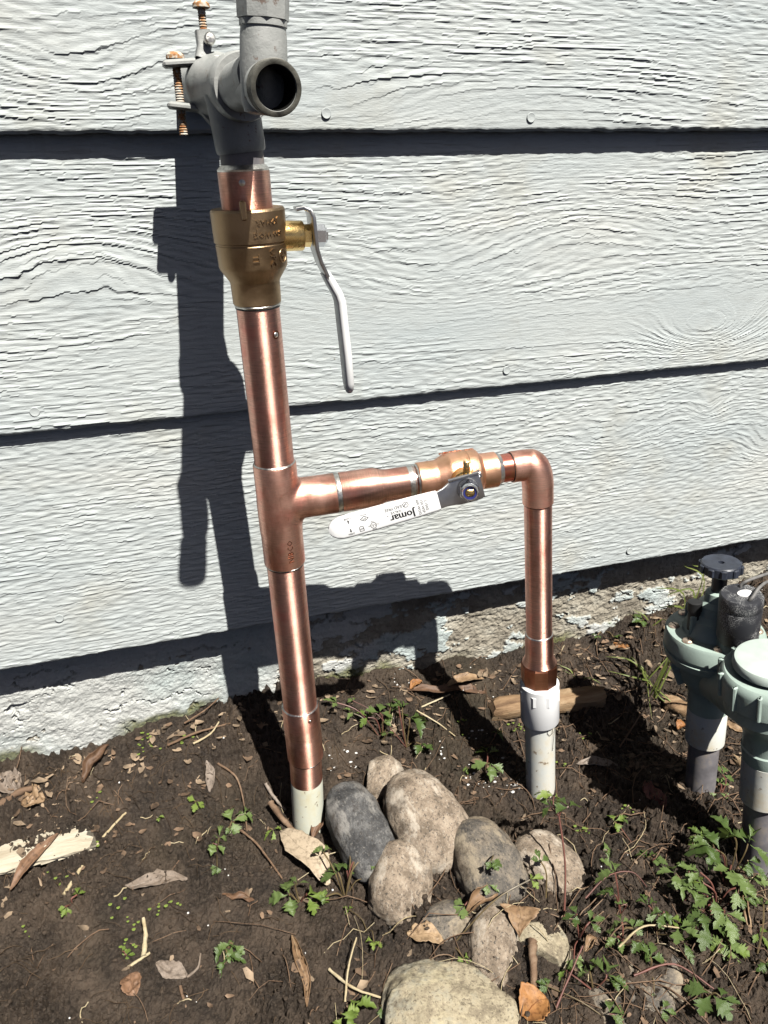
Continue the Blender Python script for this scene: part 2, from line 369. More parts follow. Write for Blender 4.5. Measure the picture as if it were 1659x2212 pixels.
# ------------------------------------------------------------------ mesh builder
def frame(p, d, xh=None):
    """matrix with origin p and local z along d (xh: wished local x)"""
    z = Vector(d).normalized()
    h = Vector(xh) if xh is not None else (Vector((1, 0, 0)) if abs(z.x) < 0.9 else Vector((0, 1, 0)))
    y = z.cross(h).normalized(); x = y.cross(z)
    m = Matrix((x, y, z)).transposed().to_4x4(); m.translation = Vector(p)
    return m
I4 = Matrix.Identity(4)
class MB:
    def __init__(self): self.v = []; self.f = []
    def add(self, vs_, fs, M=I4):
        o = len(self.v)
        self.v += [M @ Vector(q) for q in vs_]
        self.f += [tuple(i + o for i in q) for q in fs]
        return self
    def lathe(self, prof, M=I4, seg=40, cap0=True, cap1=True, wob=None):
        v = []; f = []; n = len(prof)
        for (t, r) in prof:
            for k in range(seg):
                a = 2 * PI * k / seg; rr = r * (wob(a, t) if wob else 1)
                v.append((rr * math.cos(a), rr * math.sin(a), t))
        for i in range(n - 1):
            for k in range(seg):
                k2 = (k + 1) % seg
                f.append((i * seg + k, i * seg + k2, (i + 1) * seg + k2, (i + 1) * seg + k))
        if cap0: f.append(tuple(range(seg - 1, -1, -1)))
        if cap1: f.append(tuple((n - 1) * seg + k for k in range(seg)))
        return self.add(v, f, M)
    def box(self, sx, sy, sz, M=I4, bev=0.0):
        b = min(bev, sx / 3, sy / 3, sz / 3)
        x, y, z = sx / 2, sy / 2, sz / 2
        def ring(xx, yy, zz, bb):
            pts = [(xx, yy - bb), (xx - bb, yy), (-xx + bb, yy), (-xx, yy - bb), (-xx, -yy + bb), (-xx + bb, -yy), (xx - bb, -yy), (xx, -yy + bb)]
            return [(p[0], p[1], zz) for p in pts]
        if b <= 0: b = min(sx, sy, sz) * 0.02
        rs = [ring(x - b, y - b, -z, b), ring(x, y, -z + b, b), ring(x, y, z - b, b), ring(x - b, y - b, z, b)]
        v = sum(rs, []); f = []
        for i in range(3):
            for k in range(8):
                k2 = (k + 1) % 8
                f.append((i * 8 + k, i * 8 + k2, i * 8 + 8 + k2, i * 8 + 8 + k))
        f.append(tuple(range(7, -1, -1))); f.append(tuple(range(24, 32)))
        return self.add(v, f, M)
    def tube(self, path, rad, seg=8, cap=True):
        path = [Vector(p) for p in path]; n = len(path)
        if not hasattr(rad, '__len__'): rad = [rad] * n
        v = []; f = []; h = None
        for i, p in enumerate(path):
            d = (path[min(i + 1, n - 1)] - path[max(i - 1, 0)]).normalized()
            if h is None: h = d.orthogonal().normalized()
            h = (h - d * h.dot(d)).normalized(); w = d.cross(h)
            for k in range(seg):
                a = 2 * PI * k / seg
                v.append(p + (h * math.cos(a) + w * math.sin(a)) * rad[i])
        for i in range(n - 1):
            for k in range(seg):
                k2 = (k + 1) % seg
                f.append((i * seg + k, i * seg + k2, i * seg + seg + k2, i * seg + seg + k))
        if cap: f.append(tuple(range(seg - 1, -1, -1))); f.append(tuple((n - 1) * seg + k for k in range(seg)))
        return self.add(v, f)
    def bar(self, path, wdir, width, thick, rnd=0.35):
        """flat bar with rounded section swept along a path; wdir = direction of its width"""
        path = [Vector(p) for p in path]; n = len(path); wd0 = Vector(wdir).normalized()
        if not hasattr(width, '__len__'): width = [width] * n
        if not hasattr(thick, '__len__'): thick = [thick] * n
        v = []; f = []; seg = 16
        for i, p in enumerate(path):
            d = (path[min(i + 1, n - 1)] - path[max(i - 1, 0)]).normalized()
            wd = (wd0 - d * wd0.dot(d)).normalized(); nd = d.cross(wd)
            a, b = width[i] / 2, thick[i] / 2; r = min(a, b) * rnd * 2 * 0.5
            for (cx, cy, a0) in ((a - r, b - r, 0), (-a + r, b - r, 90), (-a + r, -b + r, 180), (a - r, -b + r, 270)):
                for q in range(4):
                    an = R(a0 + q * 30)
                    v.append(p + wd * (cx + r * math.cos(an)) + nd * (cy + r * math.sin(an)))
        for i in range(n - 1):
            for k in range(seg):
                k2 = (k + 1) % seg
                f.append((i * seg + k, i * seg + k2, i * seg + seg + k2, i * seg + seg + k))
        f.append(tuple(range(seg - 1, -1, -1))); f.append(tuple((n - 1) * seg + k for k in range(seg)))
        return self.add(v, f)
    def build(self, name, mat, parent=None, M=None, sharp=38):
        me = bpy.data.meshes.new(name)
        me.from_pydata([tuple(q) for q in self.v], [], self.f)
        me.materials.append(MAT[mat] if isinstance(mat, str) else mat)
        for p in me.polygons: p.use_smooth = True
        me.set_sharp_from_angle(angle=R(sharp))
        return link(name, me, parent, M)
def link(name, me, parent=None, M=None):
    o = bpy.data.objects.new(name, me); COL.objects.link(o)
    if M is not None: o.matrix_basis = M
    if parent is not None:
        o.parent = parent
        o.matrix_parent_inverse = world_of(parent).inverted()
    return o
def world_of(o):
    m = o.matrix_basis.copy()
    if o.parent is not None: m = world_of(o.parent) @ o.matrix_parent_inverse @ m
    return m
def tag(o, label=None, cat=None, group=None, kind=None):
    if label: o['label'] = label
    if cat: o['category'] = cat
    if group: o['group'] = group
    if kind: o['kind'] = kind
    return o
def empty(name, loc, label, cat, group=None):
    o = bpy.data.objects.new(name, None); COL.objects.link(o)
    o.empty_display_size = 0.02
    o.matrix_basis = Matrix.Translation(Vector(loc))
    return tag(o, label, cat, group)
def np_mesh(name, verts, quads, mat, smooth=True):
    me = bpy.data.meshes.new(name)
    nv, nq = len(verts), len(quads)
    me.vertices.add(nv); me.vertices.foreach_set('co', np.asarray(verts, np.float32).ravel())
    me.loops.add(nq * 4); me.loops.foreach_set('vertex_index', np.asarray(quads, np.int32).ravel())
    me.polygons.add(nq); me.polygons.foreach_set('loop_start', np.arange(0, nq * 4, 4, dtype=np.int32))
    me.polygons.foreach_set('use_smooth', np.full(nq, smooth, bool))
    me.update(calc_edges=True); me.validate()
    me.materials.append(MAT[mat])
    return me
def grid_quads(nr, nc, flip=False):
    i = np.arange(nr - 1)[:, None] * nc + np.arange(nc - 1)[None, :]
    q = np.stack([i, i + 1, i + nc + 1, i + nc], -1).reshape(-1, 4)
    return q[:, ::-1] if flip else q
def text_mesh(body, size, extrude=0.0, align='CENTER', res=2):
    cu = bpy.data.curves.new('t', 'FONT'); cu.body = body; cu.size = size; cu.extrude = extrude
    cu.align_x = align; cu.align_y = 'CENTER'; cu.resolution_u = res
    ob = bpy.data.objects.new('t', cu); COL.objects.link(ob)
    me = bpy.data.meshes.new_from_object(ob.evaluated_get(bpy.context.evaluated_depsgraph_get()))
    v = [tuple(q.co) for q in me.vertices]; f = [tuple(p.vertices) for p in me.polygons]
    bpy.data.objects.remove(ob); bpy.data.curves.remove(cu); bpy.data.meshes.remove(me)
    return v, f

# ------------------------------------------------------------------ ground
WX = [-9, -.2, -.1, 0, .08, .25, .43, .56, .66, 9]
WZ = [.04, .04, .04, .058, .064, .052, .05, .072, .088, .088]
def gz(x, y):
    base = -.012 + .018 * sstep(.06, .34, x) + .008 * sstep(.4, .6, x) - .012 * sstep(-.2, -.4, y)
    return base + (np.interp(x, WX, WZ) - base) * sstep(-.075, .03, y)
n1, n2, n3, n4 = Noise(3), Noise(11), Noise(27), Noise(41)
DIPS = [(*(0.2699, -0.1406, 0.0031)[:2], 0.016, 0.016), (*(0.0751, -0.1460, -0.0121)[:2], 0.02, 0.006), (*(0.3195, -0.1868, 0.0053)[:2], 0.02, 0.005), (*(0.1633, -0.2056, -0.0065)[:2], 0.022, 0.008), (*(0.2656, -0.2495, 0.0006)[:2], 0.02, 0.010), (*(0.2535, -0.2782, -0.0025)[:2], 0.018, 0.009), (*(0.4642, -0.0833, 0.0079)[:2], 0.03, 0.008)]
def soil_rough(x, y):
    mud = sstep(-0.30, 0.40, n4(x * 9, y * 9))
    h = 0.0060 * fbm(n1, x * 24, y * 24, 3)
    lump = np.abs(fbm(n2, x * 62, y * 62, 4, 2.2, 0.6))
    h = h + (0.0070 - 0.0120 * lump) * (0.35 + 0.65 * mud)
    h = h + 0.0042 * (np.abs(fbm(n4, x * 150 + 7, y * 150, 2)) - 0.3) * (0.3 + 0.7 * mud)
    h = h + 0.0034 * fbm(n3, x * 260, y * 260, 2) * (0.4 + 0.6 * mud)
    h = h + 0.008 * np.exp(-((x - 0.185) / 0.085)**2 - ((y + 0.20) / 0.060)**2)
    for (dx, dy, r, d) in DIPS:
        h = h - d * np.exp(-(((x - dx)**2 + (y - dy)**2) / r**2))
    return h
def axis_pts(lo, hi, step, far, ratio=1.35):
    a = list(np.arange(lo, hi + 1e-9, step)); s = step
    l = [];  x = lo
    while x > -far: s *= ratio; x -= s; l.append(x)
    s = step; x = hi; r = []
    while x < far: s *= ratio; x += s; r.append(x)
    return np.array(l[::-1] + a + r)
gx = axis_pts(-0.29, 0.82, 0.0015, 60); gy = axis_pts(-0.42, 0.040, 0.0015, 60)
GX, GY = np.meshgrid(gx, gy)
near = sstep(1.2, 0.5, np.abs(GX - 0.25)) * sstep(-1.2, -0.6, GY)
ZZ = gz(GX, GY) + soil_rough(GX, GY) * near
# hollows where the stones sit and around the pipes
ground_me = np_mesh('soil_ground', np.stack([GX, GY, ZZ], -1).reshape(-1, 3), grid_quads(len(gy), len(gx)), 'soil', False)
ground = tag(link('soil_ground', ground_me), 'dark brown damp garden soil in front of the wall', kind='structure')
def gsurf(x, y):
    return float(gz(x, y) + soil_rough(np.array(x), np.array(y)))

# ------------------------------------------------------------------ house wall: siding boards and foundation
wall = empty('house_wall', (0.25, 0.03, 0.0), 'house wall of pale grey wood-grain lap siding on a flaking painted foundation', 'wall')
wxs = np.concatenate([np.linspace(-2.6, -0.45, 60)[:-1], np.arange(-0.45, -0.22, 0.004), np.arange(-0.22, 0.72, 0.0015), np.arange(0.72, 0.95, 0.004), np.linspace(0.95, 3.2, 60)])
def grain(x, z, seed, kind, knots):
    a, b, c, d = Noise(seed), Noise(seed + 1), Noise(seed + 2), Noise(seed + 3)
    w = z + 0.012 * a(x * 2.1, z * 4.0) + 0.0035 * a(x * 7, z * 14 + 5)
    for (xk, zk, sx, sz, amp) in knots:
        w = w + amp * np.exp(-((x - xk) / sx)**2 - ((z - zk) / sz)**2)
    jag = 0.0010 * b(x * 55, z * 70) + 0.0007 * b(x * 130, z * 110)
    if kind == 'bold':
        s = (w + 0.75 * jag) * 185 + 0.9 * c(x * 5, w * 50)
        line = np.floor(s); fr = s - line
        mask = sstep(-0.55, 0.40, d(x * 8 + line * 7.3, line * 3.7) + 0.35 * c(x * 30, z * 60))
        flat = sstep(-0.62, -0.10, c(x * 4.2, z * 13 + 3))
        big = 0.55 + 0.75 * sstep(-0.2, 0.6, a(x * 2.6 + 40, z * 11))
        h = 0.00082 * big * (1 - fr)**1.7 * mask * (0.25 + 0.75 * flat)
        s2 = (w + jag * 1.4) * 330 + 0.7 * d(x * 12, w * 130); l2 = np.floor(s2); f2 = s2 - l2
        m2 = sstep(-0.2, 0.6, a(x * 26 + l2 * 5.1, l2 * 2.3))
        h = h + 0.00050 * (1 - f2)**1.5 * m2 * (0.25 + 0.75 * flat)
        h = h + 0.00045 * d(x * 80, w * 420) * (0.3 + 0.7 * flat)
    else:
        s = (w + jag * 0.9) * 230 + 0.8 * c(x * 10, w * 90)
        line = np.floor(s); fr = s - line
        mask = sstep(-0.5, 0.4, d(x * 34 + line * 7.3, line * 3.7))
        flat = sstep(-0.7, -0.05, c(x * 5, z * 12 + 3))
        h = 0.00066 * (1 - fr)**1.5 * mask * (0.35 + 0.65 * flat)
        s2 = (w + jag * 1.4) * 420 + 0.7 * d(x * 25, w * 190); l2 = np.floor(s2); f2 = s2 - l2
        m2 = sstep(-0.2, 0.6, a(x * 50 + l2 * 5.1, l2 * 2.3))
        h = h + 0.00045 * (1 - f2)**1.4 * m2 * (0.3 + 0.7 * flat)
        h = h + 0.00045 * d(x * 100, w * 400)
    return h + 0.0008 * a(x * 3, z * 9)
boards = [  # bottom z, overhang at the top (how far the next board stands out), kind, knots
    (0.1575, 0.0072, 'fine', [(0.42, 0.30, 0.05, 0.02, 0.010), (0.60, 0.27, 0.03, 0.02, 0.016), (0.52, 0.32, 0.02, 0.016, 0.01)]),
    (0.3642, 0.0115, 'bold', [(0.50, 0.400, 0.060, 0.024, 0.042), (-0.04, 0.495, 0.09, 0.035, -0.030), (0.22, 0.45, 0.10, 0.03, 0.016), (0.36, 0.50, 0.10, 0.03, -0.014)]),
    (0.5674, 0.0115, 'bold', [(0.15, 0.580, 0.09, 0.022, 0.018), (0.36, 0.60, 0.14, 0.03, -0.012), (-0.02, 0.60, 0.06, 0.03, 0.016)]),
    (0.7706, 0.0115, 'bold', []), (0.9738, 0.0115, 'fine', []), (1.177, 0.0115, 'bold', []), (1.380, 0.0115, 'bold', []), (1.583, 0.0115, 'fine', [])]
nails = [(-0.0922, 0.0000, 0.3811), (0.2940, 0.0000, 0.3794), (-0.1077, 0.0000, 0.1999), (0.3009, 0.0000, 0.5771), (0.4488, 0.0000, 0.1727), (0.2332, 0.0000, 0.0986), (0.1396, 0.0000, 0.5797)]
for bi, (zb, ov, kind, knots) in enumerate(boards):
    xs = wxs if bi < 3 else wxs[::3]
    zr = np.arange(0.0, 0.2135, 0.0010 if bi < 3 else 0.003)
    X, Zr = np.meshgrid(xs, zr)
    nb = Noise(100 + bi)
    H = grain(X, zb + Zr, 200 + 10 * bi, kind, knots)
    edge = sstep(0.0, 0.004, Zr)
    rag = 0.0008 * nb(X * 60, 0.5 + 0 * X) + 0.0005 * nb(X * 210, 7.5 + 0 * X)
    Yf = ov * (Zr / 0.2032) - H * (0.35 + 0.65 * edge) + 0.0022 * (1 - sstep(0.0, 0.0035, Zr))**2
    Zf = zb + Zr + rag * (1 - sstep(0, 0.006, Zr))
    under = np.stack([xs, np.full_like(xs, 0.022), np.full_like(xs, zb + 0.0004)], -1)[None]
    V = np.concatenate([under, np.stack([X, Yf, Zf], -1)], 0)
    me = np_mesh('siding_board', V.reshape(-1, 3), grid_quads(V.shape[0], V.shape[1]), 'siding', bi > 2)
    bo = link('siding_board', me, wall)
    for q in nails:
        if zb <= q[2] < zb + 0.2032:
            y = ov * (q[2] - zb) / 0.2032 - 0.0009
            MB().lathe([(-0.001, 0.0036), (0.0000, 0.0036), (0.0003, 0.0033), (0.0001, 0.0027), (0.0000, 0.0006)], seg=14).build('nail_head', 'siding', bo, frame((q[0], y, q[2]), (0.05, -1, 0.04)))
# foundation
fx = np.concatenate([np.linspace(-2.6, -0.4, 40)[:-1], np.arange(-0.4, 0.85, 0.0016), np.linspace(0.86, 3.2, 40)])
fz = np.arange(-0.06, 0.172, 0.0015)
FX, FZ = np.meshgrid(fx, fz)
na, nb_, nc_ = Noise(301), Noise(302), Noise(303)
pm = fbm(na, FX * 15, FZ * 28, 6, 2.1, 0.62) + 0.75 * sstep(0.14, 0.02, FX) - 0.05 + 1.6 * (FZ - 0.085) - 0.30 * sstep(0.10, 0.3, FX)
pm += 0.30 * sstep(-0.02, -0.13, FX)
paint = sstep(-0.012, 0.012, pm)
FY = 0.028 - 0.0020 * paint - 0.0016 * fbm(nb_, FX * 20, FZ * 26, 5, 2.2, 0.6) - 0.0013 * fbm(nc_, FX * 130, FZ * 170, 3, 2.1, 0.75) * (1 - 0.62 * paint)
wx_ = FX + 0.006 * fbm(na, FX * 60, FZ * 60, 3); wz_ = FZ + 0.004 * fbm(nb_, FX * 70, FZ * 70, 3)
crack = np.abs(fbm(nc_, wx_ * 13, wz_ * 40, 2)); FY = FY + 0.0058 * sstep(0.045, 0.0, crack) * (0.2 + 0.8 * paint) * sstep(-0.2, 0.2, na(FX * 11 + 5, FZ * 15))
gl = gz(FX, 0 * FX + 0.02)
moss = sstep(0.016, 0.004, FZ - gl + 0.010 * fbm(na, FX * 30, FZ * 30, 3)) * sstep(-0.35, 0.2, nb_(FX * 12, FZ * 3 + 9)) * 0.85
fme = np_mesh('foundation', np.stack([FX, FY, FZ], -1).reshape(-1, 3), grid_quads(len(fz), len(fx)), 'foundation', False)
for nm, arr in (('paint', paint), ('moss', moss)):
    at = fme.attributes.new(nm, 'FLOAT', 'POINT'); at.data.foreach_set('value', arr.astype(np.float32).ravel())
tag(link('foundation', fme, wall), 'concrete foundation strip with flaking white and pale blue paint')

# ------------------------------------------------------------------ copper pipework
pipework = empty('copper_pipework', (0.0785, -0.085, -0.012), 'bright copper water pipe with brass ball valves, side branch and grey painted hose spigot', 'plumbing')
def P0(t):   # axis of the main riser, by height
    return Vector((0.0800 - (t - 0.07) * 0.0285 if t > 0.07 else 0.0800 + (t - 0.07) * 0.02, -0.085, t))
def seg_part(name, mat, z0, z1, prof, parent=pipework, seg=48, label=None):
    a, b = P0(z0), P0(z1); L = (b - a).length
    o = MB().lathe([(t * L, r) for t, r in prof], seg=seg).build(name, mat, parent, frame(a, b - a, (0, -1, 0)))
    if label: tag(o, label)
    return o
rp = 0.01425
# base: painted end, then copper
seg_part('painted_pipe_end', 'oldwhite', -0.06, 0.046, [(0, rp + 0.0002), (0.93, rp + 0.0002), (0.97, rp + 0.0001), (1, rp - 0.0001)], label='pipe end stained cream and white at the soil')
seg_part('riser_pipe', 'copper_fit', 0.040, 0.076, [(0, rp), (1, rp)])
def coupling(name, z0, z1, mat='copper_fit', r=0.0158):
    return seg_part(name, mat, z0, z1, [(0, rp), (0.0, r - 0.0004), (0.015, r), (0.45, r), (0.47, r - 0.0003), (0.53, r - 0.0003), (0.55, r), (0.985, r), (1, r - 0.0005), (1.0, rp)])
coupling('pipe_coupling', 0.0715, 0.1285)
def solder(z, r=0.0160, h=0.0016, parent=pipework):
    a, b = P0(z - h / 2), P0(z + h / 2); L = (b - a).length; ph = z * 977
    wob = lambda an, t: 1 + 0.018 * math.sin(an * 3 + ph) + 0.012 * math.sin(an * 7 + ph * 2)
    seg_part('gap_ring', 'black', z - h * 0.95, z - h * 0.45, [(0, rp - 0.001), (0, r - 0.0007), (1, r - 0.0007), (1, rp - 0.001)])
    return MB().lathe([(t * L, q) for t, q in [(0, rp - 0.001), (0.0, r - 0.0006), (0.5, r - 0.0001), (1, r - 0.0008), (1, rp - 0.001)]], seg=60, wob=wob).build('solder_ring', 'solder', parent, frame(a, b - a, (0, -1, 0)))
solder(0.0712, 0.0152); solder(0.1292, 0.0156)
seg_part('riser_pipe', 'copper', 0.125, 0.276, [(0, rp), (1, rp)])
solder(0.2695, 0.0152)
# main tee
ZT = 0.3215
TEE = P0(ZT)
E0 = Vector((0.2732, -0.1040, 0.3340))             # elbow corner
BD = (E0 - TEE).normalized()
BL = (E0 - TEE).length
za, zbb = 0.270, 0.3525
a, b = P0(za), P0(zbb); L = (b - a).length
Mt = frame(a, b - a, (0, -1, 0)); Mi = Mt.inverted()
rt = 0.0157
tee = MB().lathe([(0, rp), (0, rt - 0.0004), (0.0008, rt), (0.024, rt), (0.030, rt + 0.0004), (L - 0.030, rt + 0.0004), (L - 0.024, rt), (L - 0.0008, rt), (L, rt - 0.0004), (L, rp)], seg=64)
def saddle(mb, M, Rm, rb, fil, prof, seg=72):
    rows = []
    for q in range(9):
        sa = R(90 * q / 8); r_ = rb + fil * (1 - math.sin(sa)); row = []
        for k in range(seg):
            ph = 2 * PI * k / seg
            ax_, sd = r_ * math.cos(ph), r_ * math.sin(ph)
            sd = max(-Rm * 0.998, min(Rm * 0.998, sd))
            row.append((ax_, sd, math.sqrt(Rm * Rm - sd * sd) - 0.0001 + fil * (1 - math.cos(sa))))
        rows.append(row)
    for (t, r_) in prof:
        rows.append([(r_ * math.cos(2 * PI * k / seg), r_ * math.sin(2 * PI * k / seg), t) for k in range(seg)])
    v = sum(rows, []); f = []
    for i in range(len(rows) - 1):
        for k in range(seg):
            k2 = (k + 1) % seg
            f.append((i * seg + k, i * seg + k2, i * seg + seg + k2, i * seg + seg + k))
    mb.add(v, f, M)
saddle(tee, Mi @ frame(TEE, BD, (0, 0, 1)), rt + 0.0004, 0.0152, 0.0042, [(0.0215, 0.0152), (0.0425, 0.0152), (0.0432, 0.0148), (0.0432, rp - 0.001)])
tee_o = tee.build('tee_fitting', 'copper_soft', pipework, Mt)
solder(0.3530, 0.0153)
# letters stamped on the lower leg of the tee, on its camera side
def wrap_text(body, size, M, radius, ang, t, rot=0.0, ext=0.0002):
    """text wrapped on a cylinder about local z of M"""
    v, f = text_mesh(body, size, ext, res=1)
    out = []
    c, s = math.cos(rot), math.sin(rot)
    for (x, y, z) in v:
        x, y = x * c - y * s, x * s + y * c
        an = ang + x / radius; r = radius + z
        out.append(M @ Vector((r * math.cos(an), r * math.sin(an), t + y)))
    return out, f
v_, f_ = wrap_text('NIBCO', 0.0062, Mt, rt, R(12), 0.016, R(90))
mb = MB(); mb.v = v_; mb.f = f_; mb.build('stamped_lettering', 'copper_dark', tee_o, None)
seg_part('riser_pipe', 'copper', 0.346, 0.472, [(0, rp), (1, rp)])
# upper ball valve (axis = riser)
zv0, zv1 = 0.4662, 0.5245
a, b = P0(zv0), P0(zv1); L = (b - a).length
Mv = frame(a, b - a, (0, -1, 0))
prof = [(0, rp), (0, 0.0152), (0.0006, 0.0157), (0.0135, 0.0160), (0.0150, 0.0165), (0.0225, 0.0214), (0.0240, 0.0219), (0.0370, 0.0224), (0.0376, 0.0220), (0.0384, 0.0220), (0.0390, 0.0230), (0.0570, 0.0232), (0.0583, 0.0224), (0.0583, 0.010)]
valve_a = MB().lathe(prof, seg=72).build('ball_valve', 'brass', pipework, Mv, 30)
tag(valve_a, 'large cast brass ball valve under the grey spigot')
solder(0.4656, 0.0154, 0.0022)
Mi = Mv
lv = MB()
lv.v, lv.f = [], []
for body, size, ang, t, rot in (('600 WOG', 0.0046, 22, 0.0442, 180), ('JOMAR', 0.0050, 22, 0.0512, 180), ('UPC', 0.0060, 27, 0.0302, -90), ('TI', 0.0060, -2, 0.0302, -90), ('1', 0.0075, 4, 0.0455, 180)):
    v_, f_ = wrap_text(body, size, Mv, 0.0224 if t < 0.037 else 0.0231, R(ang), t, R(rot), 0.0006)
    lv.add(v_, f_)
for ang in (52, 7):
    cen = Mv @ Vector((0.0223 * math.cos(R(ang)), 0.0223 * math.sin(R(ang)), 0.0302 - (0.0 if ang > 20 else 0.0)))
    nrm = (Mv.to_3x3() @ Vector((math.cos(R(ang)), math.sin(R(ang)), 0)))
    if ang > 20:
        fr = frame(cen, nrm, (0, 0, 1))
        lv.tube([fr @ Vector((0.0040 * math.cos(q * PI / 10), 0.0040 * math.sin(q * PI / 10), -0.0003 * 0 - 0.0004 * abs(math.sin(q * PI / 10)))) for q in range(21)], 0.0005, 6)
        lv.tube([fr @ Vector((-0.0022, 0.0, 0.0001)), fr @ Vector((0.0022, 0.0, 0.0001))], 0.0005, 6)
        lv.tube([fr @ Vector((0, -0.0022, 0.0001)), fr @ Vector((0, 0.0022, 0.0001))], 0.0005, 6)
lv.build('raised_lettering', 'brass', valve_a)
MB().box(0.0062, 0.0035, 0.011, Matrix.Translation((0.0224, -0.0055, 0.0585)), 0.0008).build('stop_lug', 'brass', valve_a, Mv)
# stem and lever of the upper valve (stem points to the right, +x)
VA = P0(0.5075)
sx = frame(VA, (1, -0.02, -0.02), (0, 0, 1))
MB().lathe([(0.015, 0.0105), (0.021, 0.0098), (0.0225, 0.0094), (0.033, 0.0092), (0.0338, 0.0086), (0.0338, 0.004)], sx, 36).build('valve_stem', 'gold', valve_a)
MB().lathe([(0.0338, 0.0070), (0.0385, 0.0070)], sx, 6).build('packing_nut', 'gold', valve_a)
lx = VA.x
pth = [(lx + 0.0290, -0.088, 0.5232), (lx + 0.0335, -0.088, 0.5240), (lx + 0.0375, -0.088, 0.5225), (lx + 0.0392, -0.088, 0.5185), (lx + 0.0398, -0.088, 0.5090), (lx + 0.0405, -0.0885, 0.4990), (lx + 0.0430, -0.089, 0.4905), (lx + 0.0480, -0.0895, 0.4800), (lx + 0.0530, -0.090, 0.4700)]
MB().bar(pth, (0, 1, 0), [0.010, 0.011, 0.016, 0.019, 0.020, 0.019, 0.017, 0.015, 0.014], 0.0024, 0.5).build('lever', 'steel', valve_a)
pth = [(lx + 0.0465, -0.0893, 0.4838), (lx + 0.0500, -0.0896, 0.4772), (lx + 0.0540, -0.090, 0.4700), (lx + 0.0556, -0.0905, 0.4650), (lx + 0.0566, -0.0915, 0.450), (lx + 0.0580, -0.093, 0.430), (lx + 0.0590, -0.094, 0.410), (lx + 0.0592, -0.0943, 0.4050), (lx + 0.0592, -0.0945, 0.4025)]
g_a = MB().bar(pth, (0, 1, 0), [0.0150, 0.0160, 0.0165, 0.0170, 0.0175, 0.0180, 0.0165, 0.0120, 0.006], [0.0050, 0.0056, 0.0058, 0.0058, 0.0056, 0.0056, 0.0054, 0.005, 0.003], 0.9).build('lever_grip', 'vinyl', valve_a)
MB().lathe([(0.0405, 0.0075), (0.0412, 0.0078), (0.0418, 0.0075)], sx, 24).build('washer', 'steel', valve_a)
MB().lathe([(0.0415, 0.0066), (0.0418, 0.0071), (0.0475, 0.0071), (0.0480, 0.0066), (0.0480, 0.0048), (0.0495, 0.0046), (0.0498, 0.0036)], sx, 6).build('lock_nut', 'chrome', valve_a, None, 25)
# copper adapter above the valve, solder, grey tee
seg_part('pipe_adapter', 'copper_fit', 0.520, 0.5468, [(0, 0.0158), (0.93, 0.0160), (0.97, 0.0157), (1, 0.0140)])
seg_part('solder_ring', 'solder', 0.5452, 0.5492, [(0, 0.0135), (0.1, 0.0158), (0.35, 0.0160), (0.6, 0.0150), (1, 0.0134), (1, 0.012)])
o = MB().lathe([(0, 0.002), (0.0004, 0.0012), (0.0008, 0)], seg=10).build('solder_drip', 'solder', pipework, frame(P0(0.5395) + Vector((-0.0035, -0.0156, 0)), (-0.2, -1, 0)))
for (zz_, ox, rr_) in ((0.4470, 0.0085, 0.0019), (0.1225, 0.0050, 0.0013)):
    MB().lathe([(0, rr_ * 1.5), (0.0002, rr_ * 1.5)], seg=14).build('flux_spot', 'copper_dark', pipework, frame(P0(zz_) + Vector((ox, -math.sqrt((rp + 0.0001 + (0.0015 if zz_ < 0.2 else 0))**2 - ox * ox), 0)), (ox, -0.0115, 0)))
    MB().lathe([(0, rr_), (0.0005, rr_ * 0.8), (0.0009, 0.0002)], seg=12).build('solder_drip', 'solder', pipework, frame(P0(zz_) + Vector((ox, -math.sqrt((rp + 0.0002 + (0.0015 if zz_ < 0.2 else 0))**2 - ox * ox), 0)), (ox, -0.0115, 0)))
seg_part('pipe_nipple', 'greypvc', 0.545, 0.5575, [(0, 0.0132), (1, 0.0132)])
# grey painted tee with stub to the wall, spigot towards the front
S0 = Vector((0.0495, 0.024, 0.5965)); S1 = Vector((0.0640, -0.085, 0.5905)); S2 = Vector((0.0690, -0.2050, 0.5832))
Mg = frame(S0, S1 - S0, (0, 0, 1)); LS = (S1 - S0).length
tee_g = MB()
tee_g.lathe([(0.0, 0.0155), (0.058, 0.0155), (0.060, 0.0172), (0.066, 0.0188), (0.069, 0.0190), (0.078, 0.0190), (0.080, 0.0182), (0.086, 0.0172), (LS, 0.0168), (LS + 0.012, 0.0168), (LS + 0.014, 0.0178), (LS + 0.024, 0.0178), (LS + 0.0262, 0.0170), (LS + 0.0262, 0.0125)], Mg, 56)
d0, d1 = P0(0.5558), S1 + Vector((-0.0012, 0, 0))
tee_g.lathe([(0, 0.0120), (0, 0.0142), (0.0012, 0.0148), (0.004, 0.0150), (0.026, 0.0154), (0.032, 0.0162)], frame(d0, d1 - d0, (0, -1, 0)), 56)
o = tee_g.build('painted_tee', 'greypaint', pipework)
tag(o, 'grey painted pipe tee with stub running into the wall')
